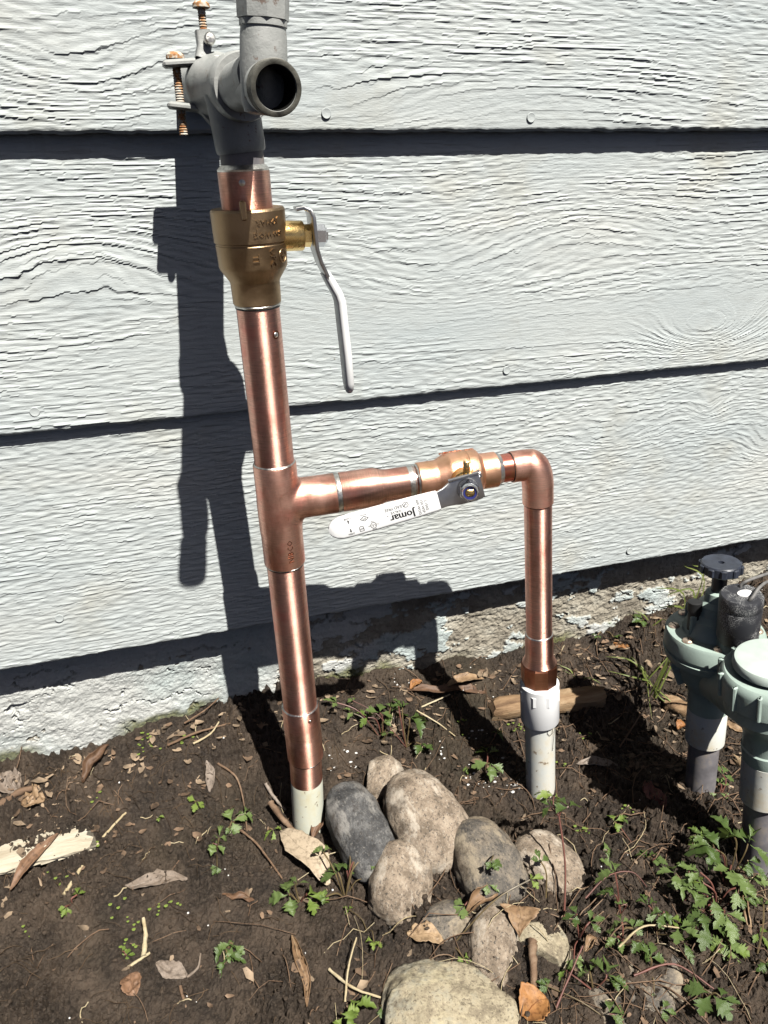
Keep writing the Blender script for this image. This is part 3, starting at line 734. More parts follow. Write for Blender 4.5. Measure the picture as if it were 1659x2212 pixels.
# spigot body
SD = (S2 - S1).normalized()
Ms = frame(S1, S2 - S1, (0, 0, 1)); LP = (S2 - S1).length
sp = MB()
sp.lathe([(0.020, 0.0128), (0.036, 0.0122), (0.042, 0.0112), (0.060, 0.0098), (LP - 0.026, 0.0092), (LP - 0.021, 0.0094), (LP - 0.0195, 0.0114), (LP - 0.0115, 0.0114), (LP - 0.0015, 0.0117), (LP, 0.0113), (LP, 0.0097), (LP - 0.001, 0.0094)], Ms, 56, True, False)
BC = S1 + SD * 0.089                                   # where the bonnet rises
top = Vector((BC.x + 0.0036, BC.y - 0.001, BC.z + 0.064))
Mb = frame(BC - Vector((0, 0, 0.012)), top - BC, (0, -1, 0))
sp.lathe([(0.0, 0.006), (0.001, 0.0098), (0.006, 0.0112), (0.020, 0.0116), (0.033, 0.0112), (0.037, 0.0108), (0.0375, 0.0114), (0.0400, 0.0114), (0.0400, 0.008)], Mb, 48)
sp.tube([S1 + SD * 0.022, S1 + SD * 0.055 + Vector((0, 0, 0.003)), S1 + SD * 0.080 + Vector((0, 0, 0.006))], [0.0126, 0.0118, 0.0104], 32)
spig = sp.build('hose_spigot', 'greypaint', pipework)
tag(spig, 'grey painted hose spigot with open round outlet')
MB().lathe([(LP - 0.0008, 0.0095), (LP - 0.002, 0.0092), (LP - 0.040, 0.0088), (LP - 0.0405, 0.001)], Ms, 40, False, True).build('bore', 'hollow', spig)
th = MB()
for k in range(4): th.lathe([(LP - 0.0105 + k * 0.0026, 0.0110), (LP - 0.0100 + k * 0.0026, 0.0120), (LP - 0.0092 + k * 0.0026, 0.0120), (LP - 0.0086 + k * 0.0026, 0.0110)], Ms, 48, False, False)
th.build('outlet_thread', 'wornrim', spig)
MB().lathe([(LP - 0.0012, 0.0118), (LP + 0.0003, 0.0117), (LP + 0.0006, 0.0108), (LP + 0.0003, 0.0096), (LP - 0.003, 0.0094)], Ms, 56, False, False).build('outlet_rim', 'wornrim', spig)
MB().lathe([(0.0396, 0.0112), (0.0404, 0.0124), (0.0490, 0.0126), (0.0500, 0.0120), (0.0500, 0.006)], Mb, 8).build('bonnet_nut', 'greypaint', spig, None, 25)
MB().lathe([(0.0495, 0.0048), (0.0515, 0.0060), (0.0560, 0.0067), (0.0610, 0.0064), (0.0640, 0.0050), (0.0645, 0.0036), (0.0720, 0.0036), (0.0726, 0.0026)], Mb, 32).build('spindle', 'greypaint', spig)

# ---- branch to the right
Mbr = frame(TEE, BD, (0, 0, 1))
def br(name, mat, prof, seg=48, parent=pipework, label=None, sharp=38):
    o = MB().lathe([(t - prof[0][0], r) for t, r in prof], seg=seg).build(name, mat, parent, Mbr @ Matrix.Translation((0, 0, prof[0][0])), sharp)
    if label: tag(o, label)
    return o
br('solder_ring', 'solder', [(0.0428, 0.0120), (0.0428, 0.0150), (0.0438, 0.0153), (0.0464, 0.0148), (0.0464, 0.0120)])
br('gap_ring', 'black', [(0.0462, 0.0140), (0.0472, 0.0140)])
br('reducer', 'copper_soft', [(0.0466, 0.0130), (0.0466, 0.0146), (0.0472, 0.0150), (0.068, 0.0150), (0.073, 0.0148), (0.079, 0.0128), (0.083, 0.0123), (0.103, 0.0123), (0.1035, 0.0119), (0.1035, 0.011)])
br('solder_ring', 'solder', [(0.0985, 0.0110), (0.0985, 0.01235), (0.1005, 0.0125), (0.1035, 0.0122), (0.1035, 0.0110)])
br('riser_pipe', 'copper', [(0.100, 0.0111), (0.112, 0.0111)])
v0 = 0.1062
valve_b = br('ball_valve', 'bronze', [(v0, 0.011), (v0, 0.0134), (v0 + 0.0006, 0.0139), (v0 + 0.014, 0.0140), (v0 + 0.0155, 0.0143), (v0 + 0.023, 0.0180), (v0 + 0.025, 0.0185), (v0 + 0.037, 0.0187), (v0 + 0.0376, 0.0183), (v0 + 0.0384, 0.0183), (v0 + 0.039, 0.0187), (v0 + 0.0455, 0.0185), (v0 + 0.047, 0.0176), (v0 + 0.049, 0.0150), (v0 + 0.050, 0.0140), (v0 + 0.062, 0.0138), (v0 + 0.0625, 0.0132), (v0 + 0.0625, 0.011)], 64, label='smaller cast brass ball valve on the side branch', sharp=30)
br('solder_ring', 'solder', [(v0 - 0.0012, 0.011), (v0 - 0.0012, 0.0128), (v0 + 0.0003, 0.0132), (v0 + 0.0003, 0.011)])
br('solder_ring', 'solder', [(v0 + 0.0622, 0.0105), (v0 + 0.0622, 0.0128), (v0 + 0.0645, 0.0122), (v0 + 0.066, 0.0115), (v0 + 0.066, 0.0105)])
br('short_pipe', 'copper_red', [(v0 + 0.063, 0.0112), (v0 + 0.0755, 0.0112)])
eb = v0 + 0.0745                                    # elbow socket start
br('gap_ring', 'black', [(eb - 0.0004, 0.0118), (eb + 0.0004, 0.0118)])
Mvb = Mbr @ Matrix.Translation((0, 0, v0))
lb = MB()
for body, size, ang, t, rot in (('600 WOG', 0.0048, 38, 0.0305, 90), ('JOMAR', 0.0048, 14, 0.0285, 90), ('INV', 0.0046, 12, 0.0425, 90)):
    v_, f_ = wrap_text(body, size, Mvb, 0.0186, R(-ang), t, R(rot), 0.0004)
    lb.add(v_, f_)
lb.build('raised_lettering', 'bronze', valve_b)
# elbow, drop pipe, adapter, PVC
D0 = Vector((0.2757, -0.1055, 0.3008)); D1 = Vector((0.2973, -0.1190, 0.0075))
DD = (D1 - D0).normalized()
re_ = 0.0123
Cc = E0 + Vector((0.0, -0.0025, 0.0))
p_in = TEE + BD * (eb + 0.0145)
p_out = Cc + DD * 0.0205
pts = [TEE + BD * eb, TEE + BD * (eb + 0.0006), TEE + BD * (eb + 0.009), p_in]
for k in range(1, 15):
    t = k / 15
    pts.append(p_in * (1 - t)**2 + Cc * 2 * t * (1 - t) * 0.5 + Cc * 2 * t * (1 - t) * 0.5 + p_out * t * t)
pts += [p_out, p_out + DD * 0.006, p_out + DD * 0.0118, p_out + DD * 0.0124]
rad = [re_ - 0.0006, re_, re_, re_ - 0.0002] + [re_ + 0.0001] * 14 + [re_ - 0.0001, re_, re_, re_ - 0.0006]
MB().tube(pts, rad, 40).build('elbow_fitting', 'copper_soft', pipework)
pe = p_out + DD * 0.0124
def dr(name, mat, prof, seg=44, wob=None, label=None, sharp=38):
    t0 = prof[0][0]
    o = MB().lathe([(t - t0, r) for t, r in prof], seg=seg, wob=wob).build(name, mat, pipework, frame(pe + DD * t0, DD, (0, -1, 0)), sharp)
    if label: tag(o, label)
    return o
dr('gap_ring', 'black', [(-0.0006, 0.0116), (0.0006, 0.0114)])
dr('drop_pipe', 'copper', [(-0.004, 0.0111), (0.142, 0.0111)])
zz = (pe.z - 0.1780) / -DD.z
dr('female_adapter', 'copper_fit', [(zz, 0.0111), (zz, 0.0118), (zz + 0.0005, 0.0121), (zz + 0.0225, 0.0121), (zz + 0.0275, 0.0142), (zz + 0.0290, 0.0150)])
dr('solder_ring', 'solder', [(zz - 0.0012, 0.0108), (zz - 0.0006, 0.0116), (zz + 0.0002, 0.0119), (zz + 0.0002, 0.0108)])
dr('hex_collar', 'copper_dark', [(zz + 0.0270, 0.0138), (zz + 0.0290, 0.0150), (zz + 0.0310, 0.0160), (zz + 0.0400, 0.0163), (zz + 0.0490, 0.0158), (zz + 0.0505, 0.0150), (zz + 0.0505, 0.010)], 9, label='dark brown faceted adapter collar', sharp=20)
dr('pvc_adapter', 'pvc', [(zz + 0.0495, 0.0120), (zz + 0.0500, 0.0152), (zz + 0.0520, 0.0172), (zz + 0.0600, 0.0175), (zz + 0.0915, 0.0173), (zz + 0.0928, 0.0166), (zz + 0.0928, 0.0120)], 48, label='bright white plastic threaded adapter')
hx = MB()
fr = frame(pe + DD * (zz + 0.0560), DD, (0, -1, 0))
hx.lathe([(0, 0.0174), (0.0005, 0.0183), (0.0105, 0.0183), (0.0112, 0.0174)], fr, 8)
hx.build('octagon_band', 'pvc', pipework, None, 20)
dr('pvc_pipe', 'oldpvc', [(zz + 0.085, 0.01365), (zz + 0.220, 0.01365)], label='mud stained white plastic pipe going into the soil')
tb = MB()
for (x, y) in ((0.0, 0.0),):
    fr = frame(pe + DD * (zz + 0.108) + Vector((0.003, -0.0139, 0)), (0.05, -1, 0.0), (1, 0, 0))
    tb.tube([fr @ Vector(q) for q in ((0.0035, -0.012, 0), (0.003, 0.016, 0), (0.001, 0.018, 0))], 0.00022, 4)
    tb.tube([fr @ Vector(q) for q in ((-0.004, 0.018, -0.0003), (-0.0035, 0.010, -0.0003), (-0.001, 0.007, 0), (0.002, 0.010, 0), (0.001, 0.014, 0), (0.001, 0.022, 0), (-0.004, 0.022, -0.0003), (-0.004, 0.018, -0.0003))], 0.00022, 4)
tb.build('pencil_mark', 'ink', pipework)

# stem and lever of the branch valve (stem points at the viewer side, -y)
VB = TEE + BD * (v0 + 0.0335)
NB = Vector((0.1975, -0.1500, 0.3400)); SB = (NB - VB).normalized(); LB = (NB - VB).length
up_b = (Vector((0, 0, 1)) - SB * SB.z).normalized()
Msb = frame(VB, SB, up_b)
MB().lathe([(0.010, 0.0100), (0.020, 0.0090), (0.0275, 0.0082), (0.0285, 0.0070), (0.0330, 0.0066), (0.0335, 0.005)], Msb, 32).build('valve_stem', 'gold', valve_b)
MB().box(0.0105, 0.0048, 0.0048, frame(VB + SB * 0.0300 + up_b * 0.0115 + Vector((0.001, 0, 0)), SB, up_b), 0.0008).build('stop_lug', 'gold', valve_b)
ud = Vector((-0.0955, 0.0060, -0.0225)); ud = (ud - SB * SB.dot(ud)).normalized()   # along the lever to its tip
wd = SB.cross(ud).normalized()
if wd.z > 0: wd = -wd                               # width direction, pointing down
LO = VB + SB * (LB - 0.0085)
def LPt(u, w, n=0.0): return LO + ud * u + wd * w + SB * n
plate = MB().bar([LPt(-0.0105, 0), LPt(-0.0085, 0), LPt(0.0, 0), LPt(0.008, 0), LPt(0.012, 0.0004, 0.0004), LPt(0.017, 0.0008, 0.0024), LPt(0.022, 0.001, 0.0040), LPt(0.032, 0.001, 0.0044)], wd, [0.0165, 0.0190, 0.0200, 0.0195, 0.0170, 0.0140, 0.0128, 0.0120], 0.0023, 0.5)
plate.bar([LPt(-0.0098, -0.0095, 0.0004), LPt(0.012, -0.0095, 0.0004)], SB, [0.0040, 0.0040], 0.0018, 0.5)
plate.box(0.004, 0.0022, 0.010, frame(LPt(-0.0108, -0.0075, -0.0035), SB, wd), 0.0006)
plate.build('lever', 'steel', valve_b)
us = [0.0225, 0.0245, 0.028, 0.040, 0.055, 0.070, 0.085, 0.094, 0.0985, 0.1015, 0.1030]
ww = [0.0142, 0.0148, 0.0152, 0.0160, 0.0165, 0.0170, 0.0172, 0.0166, 0.0140, 0.0098, 0.0050]
nn = [0.0040, 0.0044, 0.0044] + [0.0044] * 8
grip_b = MB().bar([LPt(u, 0.001, n) for u, n in zip(us, nn)], wd, ww, [0.0046, 0.0050, 0.0052, 0.0052, 0.0052, 0.0052, 0.0052, 0.0050, 0.0048, 0.0042, 0.0030], 0.75).build('lever_grip', 'vinyl', valve_b, None, 50)
tag(grip_b, 'white coated grip with black printed lettering')
MB().lathe([(LB - 0.0073, 0.0078), (LB - 0.0066, 0.0080), (LB - 0.0060, 0.0076)], Msb, 24).build('washer', 'steel', valve_b)
MB().lathe([(LB - 0.0062, 0.0070), (LB - 0.0058, 0.0076), (LB + 0.0005, 0.0076), (LB + 0.0012, 0.0068)], Msb, 6).build('lock_nut', 'chrome', valve_b, None, 25)
MB().lathe([(LB + 0.0005, 0.0064), (LB + 0.0036, 0.0060), (LB + 0.0044, 0.0054), (LB + 0.0044, 0.0048), (LB + 0.003, 0.0046)], Msb, 28).build('nut_collar', 'chrome', valve_b)
MB().lathe([(LB + 0.0030, 0.0049), (LB + 0.0036, 0.0049), (LB + 0.0036, 0.0036), (LB + 0.0030, 0.0034)], Msb, 28).build('nylon_insert', 'bluelock', valve_b)
MB().box(0.0046, 0.0062, 0.006, Msb @ Matrix.Translation((0, 0, LB + 0.0015)), 0.0008).build('stem_end', 'gold', valve_b)
# print on the grip: reads towards the lever tip, its letters' tops point down (upside down in view)
ptx = MB()
NT = 0.0044 + 0.0026 + 0.00012
def put(body, size, u, w, turned=False, bold=False):
    v_, f_ = text_mesh(body, size, 0.0, res=2)
    def mp(x, y): return LPt(u - y, w + x, NT) if turned else LPt(u + x, w + y, NT)
    ptx.add([mp(x, y) for x, y, z in v_], f_)
    if bold:
        for dx in (-0.00022, 0.00022): ptx.add([mp(x + dx, y) for x, y, z in v_], f_)
def stroke(pl, wdt):
    for (p, q) in zip(pl[:-1], pl[1:]):
        p = Vector(p); q = Vector(q); d = (q - p).normalized(); n_ = Vector((-d.y, d.x)) * wdt / 2
        ptx.add([LPt(c.x, c.y, NT) for c in (p - n_, q - n_, q + n_, p + n_)], [(0, 1, 2, 3)])
put('S-150G', 0.0026, 0.0315, 0.0012, True); put('150 WSP', 0.0026, 0.0343, 0.0012, True); put('600 WOG', 0.0026, 0.0371, 0.0012, True)
put('Jomar', 0.0076, 0.0495, 0.0040, False, True)
put('.', 0.0060, 0.0598, 0.0030)
put('VALVE', 0.0027, 0.0535, 0.0000); put('LEAD FREE', 0.0030, 0.0540, -0.0030)
def ring(u, w, r, n_=14, wdt=0.00035): stroke([(u + r * math.cos(2 * PI * k / n_), w + r * math.sin(2 * PI * k / n_)) for k in range(n_ + 1)], wdt)
ring(0.0455, -0.0032, 0.0019); stroke([(0.0447, -0.0032), (0.0455, -0.0040), (0.0468, -0.0022)], 0.0005)
ring(0.0712, 0.0050, 0.0021); put('UL', 0.0026, 0.0712, 0.0050); put('US', 0.0014, 0.0742, 0.0048); put('C', 0.0014, 0.0680, 0.0048); put('LISTED', 0.0011, 0.0712, 0.0078); put('12A', 0.0014, 0.0712, 0.0020)
stroke([(0.0732, -0.0016), (0.0762, -0.0034), (0.0792, -0.0016), (0.0762, 0.0002), (0.0732, -0.0016)], 0.0004); put('FM', 0.0020, 0.0762, -0.0016); put('APPROVED', 0.0010, 0.0762, -0.0044)
stroke([(0.0785, 0.0068), (0.0785, 0.0040), (0.0800, 0.0030), (0.0815, 0.0040), (0.0815, 0.0068), (0.0785, 0.0068)], 0.00035); put('NSF', 0.0016, 0.0800, 0.0052)
put('CLOSE', 0.0018, 0.0878, -0.0048); put('OPEN', 0.0018, 0.0878, 0.0066)
for sg, w0 in ((-1, -0.0022), (1, 0.0040)):
    stroke([(0.0878, w0 - sg * 0.0010), (0.0878, w0 + sg * 0.0006)], 0.0007)
    ptx.add([LPt(0.0878 - 0.0009, w0 + sg * 0.0004, NT), LPt(0.0878 + 0.0009, w0 + sg * 0.0004, NT), LPt(0.0878, w0 + sg * 0.0016, NT)], [(0, 1, 2)])
ptx.build('printed_lettering', 'ink', valve_b)

# ------------------------------------------------------------------ pipe clamp on the stub
clamp = empty('pipe_clamp', (0.052, -0.05, 0.575), 'grey painted pipe clamp with rusty bolts around the stub at the wall', 'clamp')
SDg = (S1 - S0).normalized()
CM = frame(S0 + SDg * 0.073, SDg, (0, 0, 1))           # local x = up, y = left/right, z = out of the wall
MB().lathe([(-0.010, 0.0156), (-0.010, 0.0178), (-0.008, 0.0186), (0.006, 0.0186), (0.008, 0.0178), (0.008, 0.0156)], CM, 48).build('band', 'greypaint', clamp)
cx = (CM @ Vector((0, 0, 0)))
for dz, yy in ((0.0125, 0.001), (-0.0110, -0.001)):
    MB().box(0.021, 0.015, 0.0042, Matrix.Translation((cx.x - 0.0210, cx.y + 0.001, cx.z + dz)) @ Matrix.Rotation(R(-4 if dz > 0 else 6), 4, 'Y'), 0.0015).build('ear', 'greypaint', clamp)
MB().bar([(cx.x - 0.010, cx.y, cx.z - 0.013), (cx.x - 0.004, cx.y, cx.z - 0.020), (cx.x + 0.004, cx.y, cx.z - 0.0225)], (0, 1, 0), 0.014, 0.005, 0.6).build('jaw', 'greypaint', clamp)
def bolt(name, p, z0, z1, r, parent, head):
    prof = []
    z = z0
    while z < z1:
        prof += [(z - z0, r * 0.86), (z - z0 + 0.0007, r)]; z += 0.0014
    b_ = MB().lathe(prof, seg=14)
    o = b_.build(name, 'rust', parent, Matrix.Translation((p[0], p[1], z0)))
    if head: MB().lathe([(z1 - z0 - 0.0006, r * 1.7), (z1 - z0, r * 2.1), (z1 - z0 + 0.002, r * 2.0), (z1 - z0 + 0.0036, r * 1.2), (z1 - z0 + 0.0038, 0)], seg=18).build('bolt_head', 'rust', o, Matrix.Translation((p[0], p[1], z0)))
    return o
bolt('bolt', (cx.x - 0.0235, cx.y + 0.001), cx.z - 0.0270, cx.z + 0.0150, 0.0027, clamp, True)
MB().bar([(cx.x - 0.008, cx.y - 0.001, cx.z + 0.014), (cx.x - 0.0055, cx.y, cx.z + 0.022), (cx.x - 0.006, cx.y, cx.z + 0.0300)], (0, 1, 0), [0.016, 0.013, 0.012], 0.0085, 0.5).build('saddle_lug', 'greypaint', clamp)
bolt('bolt', (cx.x - 0.0050, cx.y + 0.002), cx.z + 0.026, cx.z + 0.0420, 0.0025, clamp, True)
MB().lathe([(0, 0.0034), (0.003, 0.0034), (0.004, 0.0026), (0.0042, 0)], seg=16).build('set_screw', 'solder', clamp, frame((cx.x - 0.0030, cx.y - 0.0075, cx.z + 0.0245), (0.1, -1, 0.2)))

# ------------------------------------------------------------------ irrigation valve
IA = Vector((0.4404, -0.1684, 0.012)); IK = Vector((0.4281, -0.1500, 0.2429))
ID = (IK - IA).normalized()
iv = empty('irrigation_valve', tuple(IA), 'sage green anti-siphon irrigation valve with black solenoid and dark round knob on two pipes', 'valve')
Mi_ = frame(IA, ID, (0, -1, 0))
def ip(name, mat, prof, seg=48, parent=iv, M=Mi_, label=None, sharp=35):
    t0 = prof[0][0]
    o = MB().lathe([(t - t0, r) for t, r in prof], seg=seg).build(name, mat, parent, M @ Matrix.Translation((0, 0, t0)), sharp)
    if label: tag(o, label)
    return o
ip('inlet_pipe', 'greypvc', [(-0.05, 0.01345), (0.062, 0.01345)])
ip('pipe_collar', 'oldpvc', [(0.050, 0.0125), (0.050, 0.0165), (0.0508, 0.0172), (0.088, 0.0172), (0.089, 0.0165), (0.089, 0.010)], label='dull white plastic coupling')
body = MB()
body.lathe([(0.086, 0.010), (0.086, 0.0172), (0.100, 0.0178), (0.108, 0.0185), (0.116, 0.0235), (0.122, 0.0270), (0.134, 0.0300), (0.1425, 0.0345), (0.1435, 0.0400), (0.1500, 0.0415), (0.1505, 0.0395), (0.153, 0.0395)], Mi_, 64)
IT = 0.1685
# outlet limb: vent body in front (towards -y)
IB = Vector((0.4350, -0.2530, 0.0)); IL = Vector((0.4099, -0.2385, 0.2128))
IDb = (IL - IB).normalized(); LV = (IL - IB).length
Mo_ = frame(IB, IDb, (0, -1, 0))
body.lathe([(LV - 0.098, 0.010), (LV - 0.098, 0.0165), (LV - 0.090, 0.0180), (LV - 0.084, 0.0182), (LV - 0.083, 0.0170), (LV - 0.070, 0.0175), (LV - 0.062, 0.0200), (LV - 0.050, 0.0290), (LV - 0.046, 0.0325), (LV - 0.022, 0.0330)], Mo_, 64)
c0 = IA + ID * 0.122; c1 = IB + IDb * (LV - 0.044)
body.tube([c0, c0 * 0.7 + c1 * 0.3, c0 * 0.4 + c1 * 0.6, c1], [0.019, 0.0215, 0.024, 0.026], 32)
for q in range(6):
    an = q * PI / 3 + 0.3
    body.box(0.003, 0.012, 0.026, Mi_ @ Matrix.Rotation(an, 4, 'Z') @ Matrix.Translation((0.028, 0, 0.128)) @ Matrix.Rotation(R(20), 4, 'Y') @ Matrix.Rotation(R(90), 4, 'Z'), 0.001)
body.build('valve_body', 'green', iv)
bon = ip('bonnet', 'green', [(0.1528, 0.0300), (0.1528, 0.0400), (0.1540, 0.0412), (0.1660, 0.0408), (IT, 0.0395), (IT, 0.0270), (0.1700, 0.0262), (0.1740, 0.0250), (0.1760, 0.0235), (0.1820, 0.0225), (0.1835, 0.0190), (0.1860, 0.0165), (0.1940, 0.0155), (0.1955, 0.0130), (0.1975, 0.0110), (0.2050, 0.0100), (0.2062, 0.0080), (0.2062, 0.004)], 64)
ribs = MB()
for q in range(6):
    an = q * PI / 3 + 0.55
    ribs.box(0.010, 0.003, 0.022, Mi_ @ Matrix.Rotation(an, 4, 'Z') @ Matrix.Translation((0.0215, 0, 0.176)), 0.0008)
ribs.build('rib', 'green', bon)
for q in range(8):
    an = q * PI / 4 + 0.22
    c_ = Mi_ @ Matrix.Rotation(an, 4, 'Z') @ Matrix.Translation((0.0335, 0, IT - 0.0004))
    s_ = MB().lathe([(0, 0.0048), (0.0010, 0.0048), (0.0022, 0.0040), (0.0030, 0.0022), (0.0031, 0.0)], seg=20).build('screw', 'screw', iv, c_)
    MB().box(0.0052, 0.0010, 0.0006, Matrix.Translation((0, 0, 0.0031)), 0.0002).build('screw_slot', 'black', s_, c_ @ Matrix.Rotation(q * 1.7, 4, 'Z'))
# knob
kn = ip('knob', 'knob', [(0.200, 0.0062), (0.222, 0.0060), (0.2235, 0.0080), (0.2240, 0.0150), (0.2250, 0.0160), (0.2318, 0.0160), (0.2330, 0.0150), (0.2325, 0.0026), (0.2300, 0.0022), (0.2300, 0)], 60)
kl = MB()
for q in range(10):
    kl.box(0.003, 0.0052, 0.0078, Mi_ @ Matrix.Rotation(q * PI / 5 + 0.1, 4, 'Z') @ Matrix.Translation((0.0160, 0, 0.2283)), 0.0009)
kl.build('knob_lug', 'knob', kn)
# bleed port behind
bp = Mi_ @ Matrix.Rotation(R(-98), 4, 'Z') @ Matrix.Translation((0.0205, 0, 0))
ip('bleed_screw', 'black', [(0.172, 0.0052), (0.190, 0.0050), (0.1905, 0.0060), (0.1985, 0.0060), (0.199, 0.0050)], 20, iv, bp)
# solenoid
O0 = Vector((0.4265, -0.1855, 0.1900)); O1 = Vector((0.4215, -0.1850, 0.2345)); OD = (O1 - O0).normalized(); OL = (O1 - O0).length
ip('solenoid_seat', 'green', [(-0.030, 0.0150), (0.002, 0.0150), (0.003, 0.0140)], 40, iv, frame(O0, OD))
sol = ip('solenoid', 'solenoid', [(0.0, 0.0120), (0.0006, 0.0150), (0.003, 0.0160), (OL - 0.012, 0.0165), (OL - 0.0112, 0.0162), (OL - 0.0104, 0.0165), (OL - 0.002, 0.0165), (OL, 0.0152), (OL, 0.006)], 48, iv, frame(O0, OD), 'black cylindrical solenoid with pale weathering')
MB().lathe([(0, 0.0062), (0.0012, 0.0060), (0.0015, 0.0050), (0.0016, 0)], seg=24).build('cap_plug', 'pvc', sol, frame(O1 + Vector((0.002, -0.0005, 0)), OD) @ Matrix.Diagonal((1, 0.7, 1, 1)))
wires = MB()
p = O1 + Vector((-0.0015, -0.0095, -0.001))
w1 = [p, p + Vector((0.002, -0.001, 0.004)), p + Vector((0.012, 0.004, 0.0085)), p + Vector((0.030, 0.012, 0.006)), p + Vector((0.060, 0.02, -0.01)), p + Vector((0.105, 0.03, -0.07)), p + Vector((0.120, 0.035, -0.17)), p + Vector((0.122, 0.035, -0.24))]
def smooth(pts, n=6):
    pts = [Vector(q) for q in pts]; out = []
    for i in range(len(pts) - 1):
        a, b, c, d = pts[max(i - 1, 0)], pts[i], pts[i + 1], pts[min(i + 2, len(pts) - 1)]
        for k in range(n):
            t = k / n
            out.append(0.5 * ((2 * b) + (c - a) * t + (2 * a - 5 * b + 4 * c - d) * t * t + (3 * b - a - 3 * c + d) * t**3))
    return out + [pts[-1]]
MB().tube(smooth(w1), 0.0013, 10).build('wire', 'wire', sol)
p = O1 + Vector((0.0060, 0.0085, -0.001))
MB().tube(smooth([p, p + Vector((0.0, 0, 0.004)), p + Vector((0.006, -0.001, 0.0075)), p + Vector((0.03, 0.005, 0.006)), p + Vector((0.06, 0.02, -0.004)), p + Vector((0.108, 0.02, -0.06)), p + Vector((0.124, 0.022, -0.16)), p + Vector((0.125, 0.022, -0.24))]), 0.0013, 10).build('wire', 'wire', sol)
# vent cap
vc = ip('vent_ring', 'green', [(LV - 0.034, 0.0300), (LV - 0.034, 0.0352), (LV - 0.033, 0.0360), (LV - 0.017, 0.0364), (LV - 0.0125, 0.0352), (LV - 0.0105, 0.0330), (LV - 0.0105, 0.0200)], 72, iv, Mo_)
vl = MB()
for q in range(12):
    vl.box(0.0048, 0.0030, 0.0220, Mo_ @ Matrix.Rotation(q * PI / 6 + 0.12, 4, 'Z') @ Matrix.Translation((0.0360, 0, LV - 0.0220)), 0.0012)
vl.build('grip_rib', 'green', vc)
ip('vent_neck', 'black', [(LV - 0.0125, 0.0225), (LV - 0.008, 0.0225)], 40, iv, Mo_)
ip('vent_lid', 'greenpale', [(LV - 0.0085, 0.0200), (LV - 0.0085, 0.0262), (LV - 0.0070, 0.0278), (LV - 0.0030, 0.0278), (LV - 0.0006, 0.0262), (LV, 0.0235), (LV + 0.0004, 0.0)], 64, iv, Mo_, 'pale green round vent lid')
ip('outlet_collar', 'oldpvc', [(LV - 0.138, 0.0125), (LV - 0.138, 0.0165), (LV - 0.1372, 0.0172), (LV - 0.096, 0.0172), (LV - 0.096, 0.0125)], 48, iv, Mo_)
ip('outlet_pipe', 'greypvc', [(-0.04, 0.01345), (LV - 0.13, 0.01345)], 48, iv, Mo_)

# ------------------------------------------------------------------ stones
def cobble(loc, dims, rz, tilt, seed, mat, label, sq=2.3, rough=0.05, facet=0.0, taper=0.0, sub=4):
    import bmesh
    bm = bmesh.new(); bmesh.ops.create_icosphere(bm, subdivisions=sub + 1, radius=1.0)
    rs = random.Random(seed); n_ = Noise(seed); off = rs.random() * 50
    co = np.array([v.co[:] for v in bm.verts])
    nrm = (np.abs(co)**sq).sum(1)**(1 / sq); co = co / nrm[:, None]
    u = np.arctan2(co[:, 1], co[:, 0]); d = fbm(n_, co[:, 0] * 1.3 + off, co[:, 1] * 1.3 + co[:, 2] * 1.7, 4)
    co = co * (1 + rough * d)[:, None]
    for k in range(int(facet)):                       # a few broken flat faces
        nv = Vector((rs.uniform(-1, 1), rs.uniform(-1, 1), rs.uniform(-0.2, 1))).normalized(); q = rs.uniform(0.66, 0.85)
        s = co @ np.array(nv); ex = np.maximum(s - q, 0)
        co = co - ex[:, None] * 0.9 * np.array(nv)
    w = 1 + taper * co[:, 0]
    co[:, 1] *= w; co[:, 2] *= (1 + 0.4 * taper * co[:, 0])
    co = co * (np.array(dims) / 2) + 0
    dd = fbm(n_, co[:, 0] * 70 + 3, co[:, 1] * 70 + co[:, 2] * 60, 4)
    nn_ = co / np.linalg.norm(co, axis=1)[:, None]
    co = co + nn_ * (dd * 0.0011)[:, None]
    for v, c in zip(bm.verts, co): v.co = c
    me = bpy.data.meshes.new('cobble_stone'); bm.to_mesh(me); bm.free()
    me.materials.append(MAT[mat])
    for p in me.polygons: p.use_smooth = True
    M = Matrix.Translation(Vector(loc)) @ Matrix.Rotation(R(rz), 4, 'Z') @ Matrix.Rotation(R(tilt), 4, 'Y')
    return tag(link('cobble_stone', me, None, M), label, 'stone', 'stones at the foot of the copper pipe')
cobble((0.1176, -0.1255, 0.0100), (0.098, 0.050, 0.044), 98, -12, 1, 'st_grey', 'dark grey speckled long cobble right beside the main pipe base', 2.4, 0.04)
cobble((0.1766, -0.1315, 0.0100), (0.100, 0.068, 0.054), 100, -12, 2, 'st_tan', 'largest tan egg-shaped cobble beside the dark grey one', 2.3, 0.045, 0, -0.14)
cobble((0.1377, -0.1808, 0.0030), (0.068, 0.052, 0.042), 70, -14, 3, 'st_tan', 'small tan flat-topped cobble in front of the dark grey and tan ones', 2.4, 0.07, 2, -0.1)
cobble((0.2127, -0.1878, 0.0050), (0.084, 0.058, 0.048), 96, -14, 4, 'st_mix', 'mottled grey-brown cobble in the middle of the pile', 2.3, 0.05, 0, -0.1)
cobble((0.2638, -0.2013, 0.0000), (0.066, 0.052, 0.040), 120, -12, 5, 'st_tan', 'small rounded tan cobble at the right end of the pile', 2.3, 0.05)
cobble((0.1443, -0.2850, -0.0120), (0.102, 0.074, 0.034), 160, -6, 6, 'st_yellow', 'big flat yellowish rock at the bottom edge', 2.25, 0.10, 0, 0.12)
cobble((0.1955, -0.2516, -0.0090), (0.070, 0.048, 0.034), 62, -10, 7, 'st_tan', 'half buried tan rock just behind the flat yellowish rock', 2.4, 0.08, 3)
